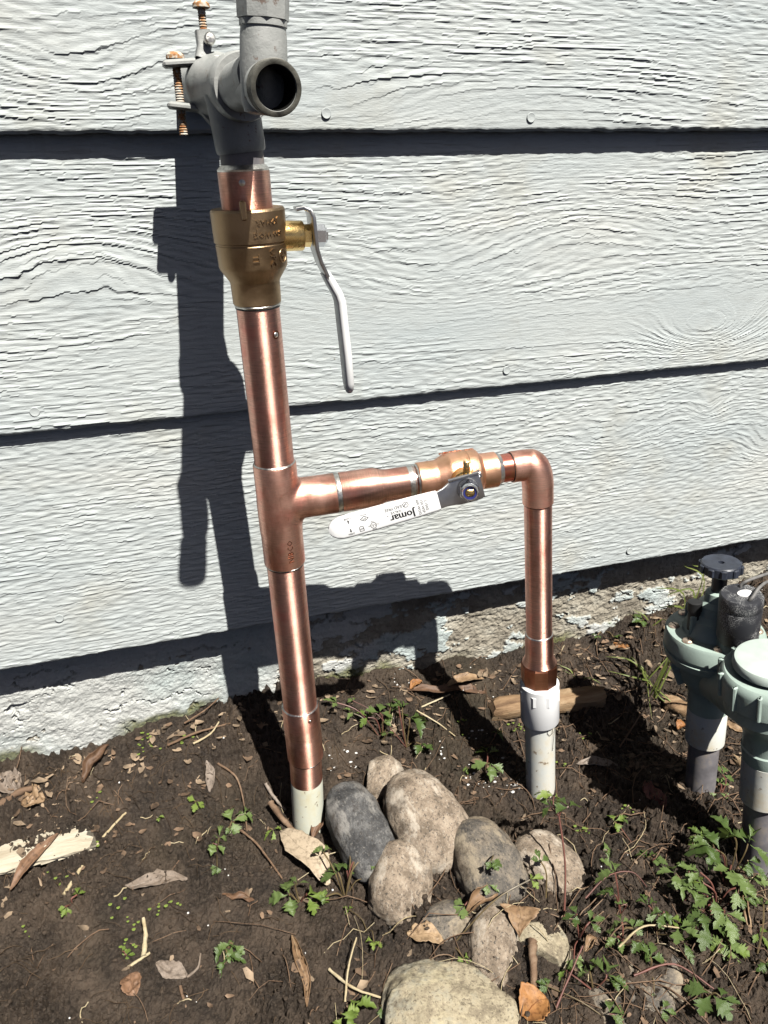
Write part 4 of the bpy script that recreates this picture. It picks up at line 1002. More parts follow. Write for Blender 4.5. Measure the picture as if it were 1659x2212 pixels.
cobble((0.2291, -0.2564, -0.0090), (0.048, 0.036, 0.034), 120, -8, 8, 'st_yellow', 'half buried wedge of pale rock right of the curled brown leaf', 2.4, 0.08, 4)
cobble((0.1599, -0.0629, -0.0040), (0.050, 0.046, 0.034), 60, -10, 9, 'st_tan', 'pale angular rock peeking out behind the two upper cobbles', 2.5, 0.08, 4)
cobble((0.1596, -0.2207, -0.0080), (0.052, 0.034, 0.026), 10, 0, 10, 'st_mix', 'muddy flat stone sunk in the soil below the mottled cobble', 2.5, 0.08, 3)
cobble((0.2900, -0.3128, -0.0180), (0.110, 0.080, 0.036), 20, 0, 11, 'st_mix', 'wide muddy stone sunk at the bottom right', 2.5, 0.07, 3)

# ------------------------------------------------------------------ wood pieces
def plank(name, p0, p1, w, t, mat, label, cat, roll=0.0, seed=1, n=14):
    p0, p1 = Vector(p0), Vector(p1); nz = Noise(seed); mb = MB()
    d = (p1 - p0).normalized(); wd_ = Vector((0, 0, 1)).cross(d).normalized()
    wd_ = Matrix.Rotation(roll, 3, d) @ wd_
    nd = d.cross(wd_)
    v = []; f = []; seg = 20
    for i in range(n + 1):
        k = i / n; e = min(1, 0.84 + 2.0 * min(k, 1 - k))
        c_ = p0.lerp(p1, k)
        for s in range(seg):
            an = 2 * PI * s / seg; cx_, cy_ = math.cos(an), math.sin(an)
            r_ = (abs(cx_)**4 + abs(cy_)**4)**-0.25
            j = 1 + 0.14 * float(nz(k * 5, s * 0.7)) + 0.10 * float(nz(k * 17, s * 1.9))
            v.append(c_ + wd_ * (cx_ * r_ * w / 2 * e * j) + nd * (cy_ * r_ * t / 2 * e * j) + d * (0.010 * float(nz(s * 0.9, 3.3)) if i in (0, n) else 0))
    for i in range(n):
        for s in range(seg):
            s2 = (s + 1) % seg
            f.append((i * seg + s, i * seg + s2, i * seg + seg + s2, i * seg + seg + s))
    f.append(tuple(range(seg - 1, -1, -1))); f.append(tuple(n * seg + s for s in range(seg)))
    mb.add(v, f)
    return tag(mb.build(name, mat, None, None, 50), label, cat)
plank('wood_chunk', (0.2865, -0.0297, 0.0270), (0.4098, -0.0422, 0.0228), 0.022, 0.020, 'wood_tan', 'tan weathered wood chunk lying behind the white plastic adapter', 'wood', 0.2, 5)
plank('board_scrap', (-0.2106, -0.0533, -0.0005), (-0.1138, -0.0490, -0.0011), 0.030, 0.007, 'wood_pale', 'bleached pale board scrap half buried at the left edge', 'board', 0.1, 6)
plank('brick_scrap', (0.4799, -0.0599, 0.0132), (0.4956, -0.0863, 0.0116), 0.018, 0.014, 'wood_tan', 'reddish brown bark block left of the irrigation valve pipe', 'bark', 0.1, 8)
plank('bark_chunk', (0.4979, -0.1543, 0.0116), (0.4999, -0.1867, 0.0117), 0.016, 0.010, 'wood_tan', 'small tan bark piece between the two irrigation pipes', 'bark', 0.1, 9)

# ------------------------------------------------------------------ fallen leaves
def dead_leaf(p0, p1, w, mat, label, curl=0.3, lift=0.004, seed=0, arch=0.15, shape='lance', group=None):
    p0, p1 = Vector(p0), Vector(p1); n = 16; m = 6
    rs = random.Random(seed); nz = Noise(seed + 50)
    d = p1 - p0; L = d.length; d.normalize(); wd_ = Vector((0, 0, 1)).cross(d).normalized(); up_ = d.cross(wd_)
    v = []; f = []
    for i in range(n + 1):
        k = i / n
        if shape == 'lance': ww_ = math.sin(PI * min(1, k * 0.94 + 0.03))**0.8
        elif shape == 'tri': ww_ = (1 - k) * 1.0 * min(1, k * 8 + 0.2)
        else: ww_ = min(1, 0.35 + 3 * min(k, 1 - k))
        bend = arch * L * math.sin(PI * k) + 0.06 * L * float(nz(k * 3, 0.3))
        side = 0.10 * L * float(nz(k * 2, 8.3))
        for j in range(-m, m + 1):
            s = j / m; hw_ = w / 2 * ww_ * (1 + 0.18 * float(nz(k * 9, s * 2 + 4)))
            ang = curl * s * 2.2
            x_ = hw_ * (math.sin(ang) / (curl * 2.2) if curl > 1e-3 else s)
            z_ = hw_ * ((1 - math.cos(ang)) / (curl * 2.2) if curl > 1e-3 else 0)
            z_ += 0.0012 * float(nz(k * 8, s * 3))
            q = p0 + d * (k * L) + wd_ * (x_ + side) + up_ * (z_ + bend + lift)
            gzv = gsurf(q.x, q.y) + 0.0006
            if q.z < gzv: q.z = gzv
            v.append(q)
    c = 2 * m + 1
    for i in range(n):
        for j in range(c - 1): f.append((i * c + j, i * c + j + 1, i * c + c + j + 1, i * c + c + j))
    mb = MB(); mb.add(v, f)
    root = mb.build('fallen_leaf', mat, None, None, 60)
    sol_ = root.modifiers.new('thickness', 'SOLIDIFY'); sol_.thickness = 0.0004
    MB().tube([v[i * c + m] + Vector((0, 0, 0.0004)) for i in range(n + 1)], [0.0006 * (1 - 0.6 * i / n) for i in range(n + 1)], 5).build('midrib', mat, root)
    return tag(root, label, 'dead leaf', group or 'dead leaves on the soil')
dead_leaf((0.0438, -0.1918, -0.0122), (0.0438, -0.2490, -0.0142), 0.016, 'dead_tan', 'long tan curled leaf standing on edge below the pipe, left of the rocks', 0.9, 0.003, 1, 0.05)
dead_leaf((0.1289, -0.2243, -0.0099), (0.1545, -0.2383, -0.0086), 0.018, 'dead_tan', 'small lens-shaped tan leaf above the flat yellowish rock', 0.3, 0.008, 2)
dead_leaf((0.1789, -0.2233, -0.0057), (0.2152, -0.2178, -0.0020), 0.024, 'dead_tan', 'curled brown leaf arching below the mottled cobble', 0.9, 0.006, 3, 0.25)
dead_leaf((0.2206, -0.2344, -0.0020), (0.2100, -0.2565, -0.0049), 0.038, 'dead_tan', 'broad wedge-shaped tan leaf leaning on the half buried rocks', 0.25, 0.012, 4, 0.1, 'tri')
dead_leaf((0.0536, -0.0875, -0.0124), (0.0826, -0.1547, -0.0121), 0.028, 'dead_pale', 'large pale tan leaf at the foot of the main pipe', 0.25, 0.003, 5, 0.06)
dead_leaf((0.0780, -0.1081, -0.0121), (0.0982, -0.0846, -0.0111), 0.020, 'dead_brown', 'small dark brown curled leaf against the base of the main pipe', 0.8, 0.004, 6, 0.2)
dead_leaf((-0.0853, -0.1032, -0.0122), (-0.0337, -0.1128, -0.0120), 0.016, 'dead_grey', 'narrow grey-brown leaf lying alone on bare soil at the left', 0.35, 0.002, 7, 0.03)
dead_leaf((-0.1162, -0.0094, 0.0233), (-0.0905, 0.0164, 0.0391), 0.020, 'dead_brown', 'curled reddish brown leaf leaning against the foundation', 0.8, 0.004, 8, 0.15)
dead_leaf((0.3916, -0.1532, 0.0057), (0.3880, -0.1844, 0.0059), 0.019, 'dead_red', 'dull red leaf lying in the shade beside the irrigation pipe', 0.3, 0.003, 9, 0.05)
dead_leaf((0.1889, -0.3047, -0.0106), (0.2113, -0.3002, -0.0080), 0.032, 'dead_orange', 'orange brown broken leaf at the bottom beside the yellowish rock', 0.4, 0.004, 10, 0.12)
dead_leaf((0.3998, -0.2757, 0.0021), (0.3836, -0.3046, -0.0005), 0.013, 'dead_tan', 'rolled tan leaf beside the big leafy weed', 1.2, 0.004, 11, 0.04, 'strip')
dead_leaf((0.2025, -0.0003, 0.0435), (0.2848, -0.0172, 0.0313), 0.014, 'dead_brown', 'long brown bark-like strip against the foundation', 0.5, 0.003, 12, 0.05, 'strip')
dead_leaf((0.2453, -0.0035, 0.0395), (0.2881, -0.0035, 0.0397), 0.016, 'dead_tan', 'tan pointed leaf at the foundation behind the brown strip', 0.4, 0.006, 13, 0.1)
dead_leaf((-0.1772, -0.0821, -0.0123), (-0.1375, -0.0452, -0.0019), 0.016, 'dead_brown', 'dark brown narrow leaf lying over the bleached board', 0.6, 0.006, 14, 0.06)
dead_leaf((-0.0846, -0.1876, -0.0124), (-0.0760, -0.2050, -0.0120), 0.018, 'dead_brown', 'small reddish brown leaf scrap at the lower left', 0.4, 0.002, 15, 0.1)
dead_leaf((-0.0616, -0.1874, -0.0122), (-0.0404, -0.2014, -0.0123), 0.016, 'dead_grey', 'small grey torn leaf near the bottom left', 0.3, 0.002, 16, 0.05)
dead_leaf((-0.1711, -0.0139, 0.0197), (-0.1508, -0.0151, 0.0190), 0.022, 'dead_tan', 'pale leaf scrap under the foundation at the far left', 0.3, 0.002, 17, 0.08)
dead_leaf((-0.0046, -0.0169, 0.0276), (-0.0051, -0.0377, 0.0078), 0.010, 'dead_grey', 'narrow grey leaf near the shadow of the main pipe', 0.4, 0.003, 18, 0.05)
dead_leaf((0.3414, -0.1113, 0.0060), (0.3791, -0.1244, 0.0059), 0.014, 'dead_grey', 'grey twisted leaf right of the mud stained plastic pipe', 0.5, 0.003, 19, 0.06)
dead_leaf((0.4486, 0.0026, 0.0449), (0.4659, -0.0018, 0.0455), 0.014, 'dead_orange', 'small orange leaf chip near the grass behind', 0.3, 0.003, 20, 0.05, 'tri')
dead_leaf((0.5129, -0.1093, 0.0107), (0.5254, -0.1320, 0.0112), 0.015, 'dead_tan', 'tan leaf lying behind the outlet pipe of the irrigation valve', 0.4, 0.003, 21, 0.08)
dead_leaf((0.2525, -0.2808, -0.0026), (0.2656, -0.2742, -0.0012), 0.014, 'dead_tan', 'small tan folded leaf among the weeds at the bottom right', 0.9, 0.008, 22, 0.1)
dead_leaf((0.4656, -0.1001, 0.0077), (0.4771, -0.0956, 0.0086), 0.016, 'dead_orange', 'orange brown curled leaf left of the irrigation valve coupling', 0.7, 0.004, 23, 0.15)
dead_leaf((-0.0071, -0.1412, -0.0123), (0.0185, -0.1511, -0.0121), 0.010, 'dead_brown', 'thin brown curled leaf in the soil left of the toothed weed', 0.7, 0.002, 24, 0.08)
dead_leaf((-0.1894, 0.0090, 0.0345), (-0.1723, -0.0043, 0.0264), 0.026, 'dead_grey', 'grey leaf scrap at the left edge below the foundation', 0.3, 0.002, 25, 0.05)
dead_leaf((0.2225, 0.0072, 0.0472), (0.2075, 0.0017, 0.0447), 0.012, 'dead_orange', 'reddish leaf shred by the foundation behind the weeds', 0.5, 0.004, 26, 0.1)

# ------------------------------------------------------------------ twigs
def twig(pts, r, mat, label, hts=None, cat='twig', seed=0):
    rs = random.Random(seed)
    P = []
    for i, p in enumerate(pts):
        p = Vector(p); P.append(p + Vector((0, 0, (hts[i] if hts else 0.002))))
    S = smooth(P, 6)
    for q in S: q += Vector((rs.uniform(-1, 1), rs.uniform(-1, 1), rs.uniform(-0.5, 0.5))) * r * 0.15
    n = len(S)
    return tag(MB().tube(S, [r * (1 - 0.45 * i / n) * rs.uniform(0.85, 1.15) for i in range(n)], 7).build('twig', mat, None, None, 60), label, cat, 'twigs and straws on the soil')
twig([(-0.1351, -0.0980, -0.0121), (-0.1141, -0.0617, -0.0102), (-0.0942, -0.0441, -0.0015), (-0.0822, -0.0375, 0.0039)], 0.0017, 'straw', 'long straight pale straw lying diagonally at the left')
twig([(-0.0715, -0.1751, -0.0121), (-0.0692, -0.1597, -0.0124), (-0.0703, -0.1461, -0.0124)], 0.0022, 'straw', 'short upright straw at the lower left', (0.003, 0.006, 0.010))
twig([(-0.0860, -0.1820, -0.0124), (-0.0777, -0.1779, -0.0121), (-0.0667, -0.1726, -0.0123)], 0.0016, 'straw', 'short pale straw crossing the upright straw at lower left')
twig([(-0.1924, -0.0143, 0.0200), (-0.1708, -0.0075, 0.0245), (-0.1519, -0.0039, 0.0266)], 0.0040, 'twig', 'thick brown root at the far left edge below the foundation', (0.004, 0.005, 0.001))
twig([(0.0048, -0.0226, 0.0231), (0.0195, -0.0358, 0.0102), (0.0232, -0.0518, -0.0033), (0.0222, -0.0792, -0.0121)], 0.0011, 'twig', 'thin bent twig left of the main pipe', (0.004, 0.008, 0.006, 0.002))
twig([(0.0102, -0.0676, -0.0112), (0.0281, -0.0960, -0.0121), (0.0443, -0.1369, -0.0122)], 0.0013, 'twig', 'thin twig running from the small weeds to the pipe foot', (0.003, 0.005, 0.002))
twig([(0.0474, -0.0612, -0.0086), (0.0572, -0.0834, -0.0123), (0.0678, -0.0998, -0.0121)], 0.0032, 'twig', 'stout brown twig leaning at the main pipe base', (0.010, 0.008, 0.004))
twig([(0.0461, -0.0427, 0.0042), (0.0523, -0.0545, -0.0051), (0.0605, -0.0656, -0.0107)], 0.0020, 'dead_grey', 'grey leaf stalk lying in the pipe shadow', (0.004, 0.004, 0.003))
twig([(-0.0455, -0.2073, -0.0121), (-0.0441, -0.2160, -0.0125), (-0.0401, -0.2333, -0.0134)], 0.0014, 'twig', 'thin grey twig near the bottom left of the tan leaf')
twig([(-0.0404, -0.2014, -0.0123), (-0.0319, -0.1964, -0.0124), (-0.0288, -0.1851, -0.0123)], 0.0012, 'dead_grey', 'thin curved stalk beside the grey torn leaf')
twig([(-0.0385, -0.0014, 0.0370), (-0.0103, -0.0004, 0.0421), (0.0220, 0.0012, 0.0459)], 0.0014, 'twig', 'longest straight twig in the small heap by the foundation', (0.006, 0.008, 0.006))
twig([(-0.0150, -0.0074, 0.0357), (0.0016, -0.0032, 0.0413), (0.0116, 0.0031, 0.0470)], 0.0012, 'straw', 'pale straw in the small heap by the foundation', (0.008, 0.006, 0.008))
twig([(-0.0208, 0.0113, 0.0487), (-0.0009, 0.0138, 0.0528), (0.0145, 0.0207, 0.0571)], 0.0010, 'twig', 'thin upper twig in the small heap by the foundation', (0.006, 0.010, 0.012))
twig([(0.2062, -0.0213, 0.0271), (0.2260, -0.0327, 0.0185), (0.2414, -0.0435, 0.0119)], 0.0009, 'straw', 'thin pale stalk behind the cobbles', (0.012, 0.008, 0.002))
twig([(0.2130, -0.0142, 0.0325), (0.2310, -0.0123, 0.0343), (0.2472, -0.0103, 0.0352)], 0.0010, 'straw', 'thin straw near the foundation behind the weeds', (0.003, 0.004, 0.006))
twig([(0.2176, -0.2621, -0.0045), (0.2123, -0.2744, -0.0056), (0.2039, -0.2947, -0.0083)], 0.0040, 'twig', 'thick dark stick wedged between the half buried rocks', (0.010, 0.008, 0.0))
twig([(0.2080, -0.3127, -0.0095), (0.2286, -0.2976, -0.0063), (0.2475, -0.2837, -0.0032)], 0.0009, 'stem_r', 'pinkish bare stalk at the bottom right of the rocks', (0.002, 0.012, 0.020))
twig([(0.2764, -0.2888, -0.0018), (0.2989, -0.2854, -0.0001), (0.3257, -0.2922, 0.0001)], 0.0009, 'straw', 'pale arching stalk across the weeds', (0.012, 0.020, 0.016))
twig([(0.2720, -0.2465, 0.0013), (0.2953, -0.2403, 0.0032), (0.3144, -0.2447, 0.0036), (0.3225, -0.2547, 0.0035)], 0.0007, 'stem_r', 'reddish runner arching over the weeds', (0.012, 0.020, 0.022, 0.014))
twig([(0.3951, -0.1026, 0.0057), (0.4367, -0.0775, 0.0067), (0.4598, -0.0600, 0.0102)], 0.0008, 'twig', 'hair-thin stalk in the deep shade by the irrigation valve', (0.004, 0.02, 0.03))
twig([(0.3403, -0.1858, 0.0059), (0.3406, -0.1947, 0.0057), (0.3413, -0.2059, 0.0057)], 0.0008, 'stem_r', 'thin red stalk lying on smooth mud right of the cobbles', (0.004, 0.003, 0.002))
twig([(0.0644, -0.2284, -0.0127), (0.0777, -0.2492, -0.0138), (0.0955, -0.2621, -0.0141)], 0.0013, 'straw', 'pale green runner near the bottom yellow leaf', (0.004, 0.008, 0.008))
twig([(0.0703, -0.2542, -0.0144), (0.0782, -0.2356, -0.0131), (0.0892, -0.2181, -0.0121)], 0.0010, 'straw', 'upright pale stalk near the bottom centre', (0.003, 0.012, 0.016))
twig([(0.2781, -0.3074, -0.0032), (0.3088, -0.3114, -0.0021), (0.3290, -0.3324, -0.0030)], 0.0009, 'stem_r', 'long thin runner near the bottom right stone', (0.006, 0.010, 0.004))

# ------------------------------------------------------------------ weeds
def leaflet(v, f, M, L, seed, wide=1.0):
    rs = random.Random(seed); fold = rs.uniform(0.05, 0.55); droop = rs.uniform(0.05, 0.5)
    xs_ = [0.0, 0.16, 0.32, 0.42, 0.50, 0.58, 0.66, 0.74, 0.82, 0.90, 1.0]
    ys_ = [0.015, 0.05, 0.15, 0.33, 0.22, 0.42, 0.24, 0.34, 0.13, 0.17, 0.0]
    px_ = [0.0, 0.18, 0.34, 0.52, 0.50, 0.72, 0.68, 0.86, 0.80, 0.96, 1.06]
    o = len(v); n = len(xs_)
    for sgn in (0, 1, -1):
        for i in range(n):
            if sgn == 0: x, y = min(px_[i], xs_[i]) * 0.98, 0.0
            else: x, y = px_[i] * rs.uniform(0.97, 1.03), sgn * ys_[i] * wide * rs.uniform(0.92, 1.08)
            z = fold * abs(y) - droop * x * x + 0.03 * math.sin(x * 19 + seed) * (1 if y else 0)
            v.append(M @ Vector((x * L, y * L, z * L)))
    for i in range(n - 1):
        f.append((o + i, o + i + 1, o + n + i + 1, o + n + i))
        f.append((o + i + 1, o + i, o + 2 * n + i, o + 2 * n + i + 1))
def make_leaf(seed, mat):
    rs = random.Random(seed); v = []; f = []; sp_ = rs.uniform(52, 85); wd_ = rs.uniform(0.72, 1.15)
    for k, an in enumerate((0, sp_, -sp_)):
        M = Matrix.Rotation(R(an + rs.uniform(-10, 10)), 4, 'Z') @ Matrix.Rotation(R(rs.uniform(-14, 6)), 4, 'Y') @ Matrix.Translation((0.10, 0, 0))
        leaflet(v, f, M, 1.0 if k == 0 else rs.uniform(0.78, 0.98), seed * 7 + k, wd_ * (0.95 if k == 0 else 1.05))
    me = bpy.data.meshes.new('leaf'); me.from_pydata([tuple(q) for q in v], [], f); me.materials.append(MAT[mat])
    for p in me.polygons: p.use_smooth = True
    return me
LEAF = [make_leaf(s, 'leaf') for s in range(16)]
LEAFY = [make_leaf(20 + s, 'leaf_y') for s in range(4)]
wr = random.Random(77)
def weed(root, leaves, label, red=False, young=False, group='weeds on the soil', hub=None):
    """leaves: (point, size in m) with the leaf centre in space"""
    rt_ = Vector(root)
    w = empty('weed', tuple(rt_), label, 'weed', group)
    if hub:
        hub = Vector(hub)
        MB().tube(smooth([rt_ - Vector((0, 0, 0.003)), rt_.lerp(hub, 0.5) + Vector((0.003, 0, 0)), hub], 6), [0.0008] * 13, 6).build('stalk', 'stem_r', w)
    for (p, size) in leaves:
        p = Vector(p)
        hd = Vector((p.x - rt_.x, p.y - rt_.y, 0))
        yaw = math.atan2(hd.y, hd.x) + wr.uniform(-0.7, 0.7) if hd.length > 0.006 else wr.uniform(0, 6.28)
        me = wr.choice(LEAFY) if (young or wr.random() < 0.12) else wr.choice(LEAF)
        M = Matrix.Translation(p) @ Matrix.Rotation(wr.uniform(-0.35, 0.35), 4, 'X') @ Matrix.Rotation(wr.uniform(-0.15, 0.35), 4, 'Y') @ Matrix.Rotation(yaw, 4, 'Z') @ Matrix.Rotation(wr.uniform(-0.25, 0.3), 4, 'Y') @ Matrix.Scale(size * wr.uniform(0.68, 1.08), 4) @ Matrix.Diagonal((1, wr.uniform(0.75, 1.05), wr.uniform(0.6, 2.6), 1))
        link('leaf', me, w, M)
        st_ = hub if hub else rt_ - Vector((0, 0, 0.003))
        mid = st_.lerp(p, 0.5) + Vector((0, 0, 0.25 * (p.z - st_.z) + (0.0 if hub else 0.002))) + Vector((wr.uniform(-1, 1), wr.uniform(-1, 1), 0)) * 0.003
        r0 = 0.00065 if size > 0.009 else 0.00045
        MB().tube(smooth([st_, mid, p], 5), r0, 5).build('stem', 'stem_r' if (red or wr.random() < 0.4) else 'stem', w)
    return w
H = 0.02
weed((0.1675, -0.0300, 0.0189), [((0.1277, -0.0053, 0.0558), 0.012), ((0.1427, -0.0131, 0.0445), 0.012), ((0.1669, -0.0225, 0.0472), 0.016), ((0.1552, -0.0200, 0.0419), 0.010), ((0.1798, -0.0176, 0.0463), 0.012), ((0.1683, -0.0278, 0.0386), 0.013), ((0.1717, -0.0301, 0.0269), 0.008)], 'leafy weed left half of the pair behind the cobbles, nearest the main pipe')
weed((0.1899, -0.0383, 0.0123), [((0.1908, -0.0226, 0.0475), 0.015), ((0.1954, -0.0310, 0.0405), 0.020), ((0.1884, -0.0172, 0.0464), 0.010), ((0.2032, -0.0455, 0.0163), 0.012), ((0.1441, -0.0048, 0.0539), 0.009)], 'leafy weed right half of the pair behind the cobbles')
weed((0.2529, -0.0887, 0.0015), [((0.2624, -0.0752, 0.0145), 0.017), ((0.2581, -0.0894, 0.0159), 0.017), ((0.2394, -0.0804, 0.0066), 0.007)], 'single toothed weed standing alone left of the mud stained plastic pipe')
weed((0.2799, -0.0537, 0.0089), [((0.2816, -0.0537, 0.0168), 0.009)], 'tiny weed in front of the white plastic adapter, left side')
weed((0.2546, -0.2466, -0.0000), [((0.2662, -0.1936, 0.0728), 0.016), ((0.2724, -0.2069, 0.0732), 0.015), ((0.2613, -0.1985, 0.0682), 0.010)], 'tall weed on a long red stalk in front of the rightmost cobble', red=True, hub=(0.2637, -0.2083, 0.0664))
weed((0.2452, -0.2326, 0.0002), [((0.2459, -0.2174, 0.0307), 0.013)], 'small weed with one leaf in front of the rightmost cobble')
weed((0.1584, -0.2388, -0.0084), [((0.2284, -0.2321, 0.0338), 0.014), ((0.1645, -0.2540, -0.0028), 0.008)], 'weed with a long arching stalk and pale leaf between the rocks', young=True)
weed((0.0919, -0.1699, -0.0115), [((0.0813, -0.1379, 0.0102), 0.015), ((0.1032, -0.1429, 0.0190), 0.011), ((0.1126, -0.1472, 0.0194), 0.010), ((0.1119, -0.1590, 0.0174), 0.016), ((0.1046, -0.1568, 0.0151), 0.015), ((0.0892, -0.1589, 0.0064), 0.016), ((0.0971, -0.1580, 0.0048), 0.010), ((0.0759, -0.1700, -0.0040), 0.010), ((0.1147, -0.1697, 0.0037), 0.006)], 'bushy weed in front of the dark grey cobble')
weed((0.0546, -0.1615, -0.0124), [((0.0549, -0.1555, 0.0019), 0.018), ((0.0468, -0.1615, -0.0021), 0.018), ((0.0600, -0.1673, -0.0000), 0.018)], 'glossy dark weed lying over the pale leaf at the pipe foot')
weed((0.0676, -0.2647, -0.0151), [((0.0737, -0.2653, -0.0033), 0.015), ((0.0658, -0.2674, -0.0053), 0.015)], 'yellow-green weed at the bottom edge left of the flat rock', young=True)
weed((0.0913, -0.2606, -0.0145), [((0.0945, -0.2667, -0.0088), 0.010)], 'tiny weed sprig just left of the flat yellowish rock')
weed((0.1015, -0.2033, -0.0111), [((0.1028, -0.2194, -0.0054), 0.008), ((0.0913, -0.1859, -0.0057), 0.007)], 'tiny pale sprig above the bottom centre soil', young=True)
weed((0.1939, -0.2041, -0.0036), [((0.2005, -0.2146, 0.0186), 0.009), ((0.1793, -0.2190, 0.0064), 0.011)], 'small sprig in front of the mottled cobble')
weed((0.2152, -0.1840, -0.0017), [((0.2051, -0.2089, 0.0373), 0.010)], 'small sprig bending over the mottled cobble')
weed((0.0044, -0.0738, -0.0120), [((0.0100, -0.0697, -0.0018), 0.015), ((0.0215, -0.0671, 0.0011), 0.012), ((0.0069, -0.0730, -0.0043), 0.010)], 'upper one of the two weeds left of the main pipe')
weed((-0.0071, -0.0890, -0.0123), [((-0.0094, -0.0872, -0.0042), 0.014), ((-0.0033, -0.0827, -0.0043), 0.012), ((-0.0080, -0.1105, -0.0070), 0.009)], 'lower one of the two weeds left of the main pipe')
weed((0.0432, -0.0855, -0.0123), [((0.0451, -0.0872, -0.0053), 0.011)], 'yellowish sprig close to the left side of the main pipe', young=True)
weed((-0.0086, -0.1889, -0.0124), [((-0.0114, -0.1868, -0.0064), 0.014), ((-0.0036, -0.1878, -0.0061), 0.014), ((-0.0083, -0.1974, -0.0061), 0.013)], 'lone three-leaved weed on open soil at the bottom left')
weed((-0.0555, -0.0475, -0.0025), [((-0.0550, -0.0480, 0.0014), 0.008)], 'tiny seedling in the open soil left of the weeds pair', young=True)
weed((-0.0197, -0.0430, 0.0025), [((-0.0193, -0.0435, 0.0063), 0.010)], 'pale seedling in the soil below the foundation corner', young=True)
weed((-0.1281, -0.1055, -0.0123), [((-0.1239, -0.1029, -0.0081), 0.010), ((-0.1313, -0.1123, -0.0081), 0.010)], 'bright yellow-green seedling pair at the end of the long straw', young=True)
weed((-0.0860, -0.1681, -0.0125), [((-0.0874, -0.1667, -0.0083), 0.006), ((-0.0840, -0.1711, -0.0080), 0.006)], 'tiny pale seedling beside the crossed straws', young=True)
# the large weed in front of the irrigation valve, three rosettes
weed((0.3952, -0.2635, 0.0030), [((0.3802, -0.2446, 0.0441), 0.015), ((0.3763, -0.2427, 0.0422), 0.012), ((0.3975, -0.2566, 0.0513), 0.022), ((0.4046, -0.2646, 0.0489), 0.022), ((0.3989, -0.2734, 0.0419), 0.021), ((0.3842, -0.2594, 0.0413), 0.019), ((0.3820, -0.2532, 0.0396), 0.013), ((0.3842, -0.2725, 0.0361), 0.018), ((0.3989, -0.2779, 0.0259), 0.014)], 'large leafy weed right in front of the irrigation outlet pipe')
weed((0.3702, -0.2809, 0.0017), [((0.3617, -0.2656, 0.0329), 0.019), ((0.3619, -0.2706, 0.0265), 0.013), ((0.3820, -0.2839, 0.0294), 0.019), ((0.3827, -0.2887, 0.0249), 0.015), ((0.3607, -0.2838, 0.0273), 0.017), ((0.3531, -0.2751, 0.0262), 0.014), ((0.3650, -0.2938, 0.0203), 0.018), ((0.3666, -0.2981, 0.0139), 0.017), ((0.3506, -0.2950, 0.0163), 0.019), ((0.3500, -0.2882, 0.0191), 0.014), ((0.3575, -0.3118, 0.0089), 0.020), ((0.3596, -0.3059, 0.0091), 0.014)], 'spreading leafy weed below the largest weed at the right edge', red=True)
weed((0.3522, -0.2652, 0.0027), [((0.3460, -0.2572, 0.0276), 0.014), ((0.3470, -0.2632, 0.0231), 0.014), ((0.3502, -0.2663, 0.0188), 0.012), ((0.3605, -0.2561, 0.0233), 0.010)], 'weed with narrow upright leaves left of the largest weed')
weed((0.3157, -0.2812, 0.0010), [((0.3187, -0.2815, 0.0229), 0.016), ((0.3155, -0.2794, 0.0193), 0.011), ((0.3266, -0.2911, 0.0143), 0.015), ((0.3260, -0.2991, 0.0095), 0.013), ((0.3115, -0.2719, 0.0215), 0.014), ((0.3235, -0.2836, 0.0170), 0.011)], 'spread-out weed in the middle of the lower right patch')
weed((0.2981, -0.2590, 0.0023), [((0.2985, -0.2438, 0.0293), 0.013), ((0.2934, -0.2530, 0.0184), 0.010), ((0.2983, -0.2594, 0.0120), 0.009)], 'weed with a reddish stalk right of the rightmost cobble', red=True)
weed((0.2861, -0.2812, -0.0005), [((0.2876, -0.2741, 0.0145), 0.012), ((0.2805, -0.2801, 0.0074), 0.012), ((0.2938, -0.2904, 0.0112), 0.015), ((0.2940, -0.2795, 0.0122), 0.010)], 'low weed half hidden below the reddish runner')
weed((0.2579, -0.2653, -0.0008), [((0.2564, -0.2597, 0.0175), 0.014), ((0.2644, -0.2659, 0.0134), 0.014), ((0.2424, -0.2828, 0.0024), 0.009)], 'bluish green weed right of the half buried wedge rock', red=True)
weed((0.2481, -0.3029, -0.0052), [((0.2567, -0.3035, 0.0078), 0.016), ((0.2575, -0.3067, 0.0054), 0.014), ((0.2472, -0.2967, 0.0054), 0.010), ((0.2321, -0.2894, 0.0028), 0.013)], 'pale weed at the bottom right of the tan half buried rock')
weed((0.2937, -0.3038, -0.0018), [((0.2950, -0.3019, 0.0086), 0.014), ((0.2863, -0.3214, 0.0004), 0.008)], 'single-leaved weed above the muddy bottom stone')
weed((0.3195, -0.3338, -0.0033), [((0.3223, -0.3373, 0.0064), 0.017), ((0.3277, -0.3405, 0.0044), 0.012)], 'blurry weed by the right end of the muddy bottom stone')
weed((0.2832, -0.3343, -0.0053), [((0.2834, -0.3344, 0.0027), 0.013)], 'small pale weed at the very bottom right of centre')
weed((0.2491, -0.3255, -0.0070), [((0.2465, -0.3254, 0.0009), 0.013), ((0.2155, -0.2940, -0.0012), 0.009)], 'small weed at the bottom edge right of the orange leaf')
weed((0.3335, -0.1903, 0.0057), [((0.3346, -0.1878, 0.0159), 0.014), ((0.3423, -0.1866, 0.0158), 0.010)], 'small weed on smooth mud right of the tall red stalk')
weed((0.3463, -0.2303, 0.0052), [((0.3409, -0.2289, 0.0151), 0.012), ((0.3479, -0.2303, 0.0130), 0.010)], 'pale weed with two leaves in the middle of the smooth mud')
weed((0.3122, -0.2091, 0.0050), [((0.3114, -0.2086, 0.0114), 0.010)], 'dark sprig on the mud right of the rightmost cobble')
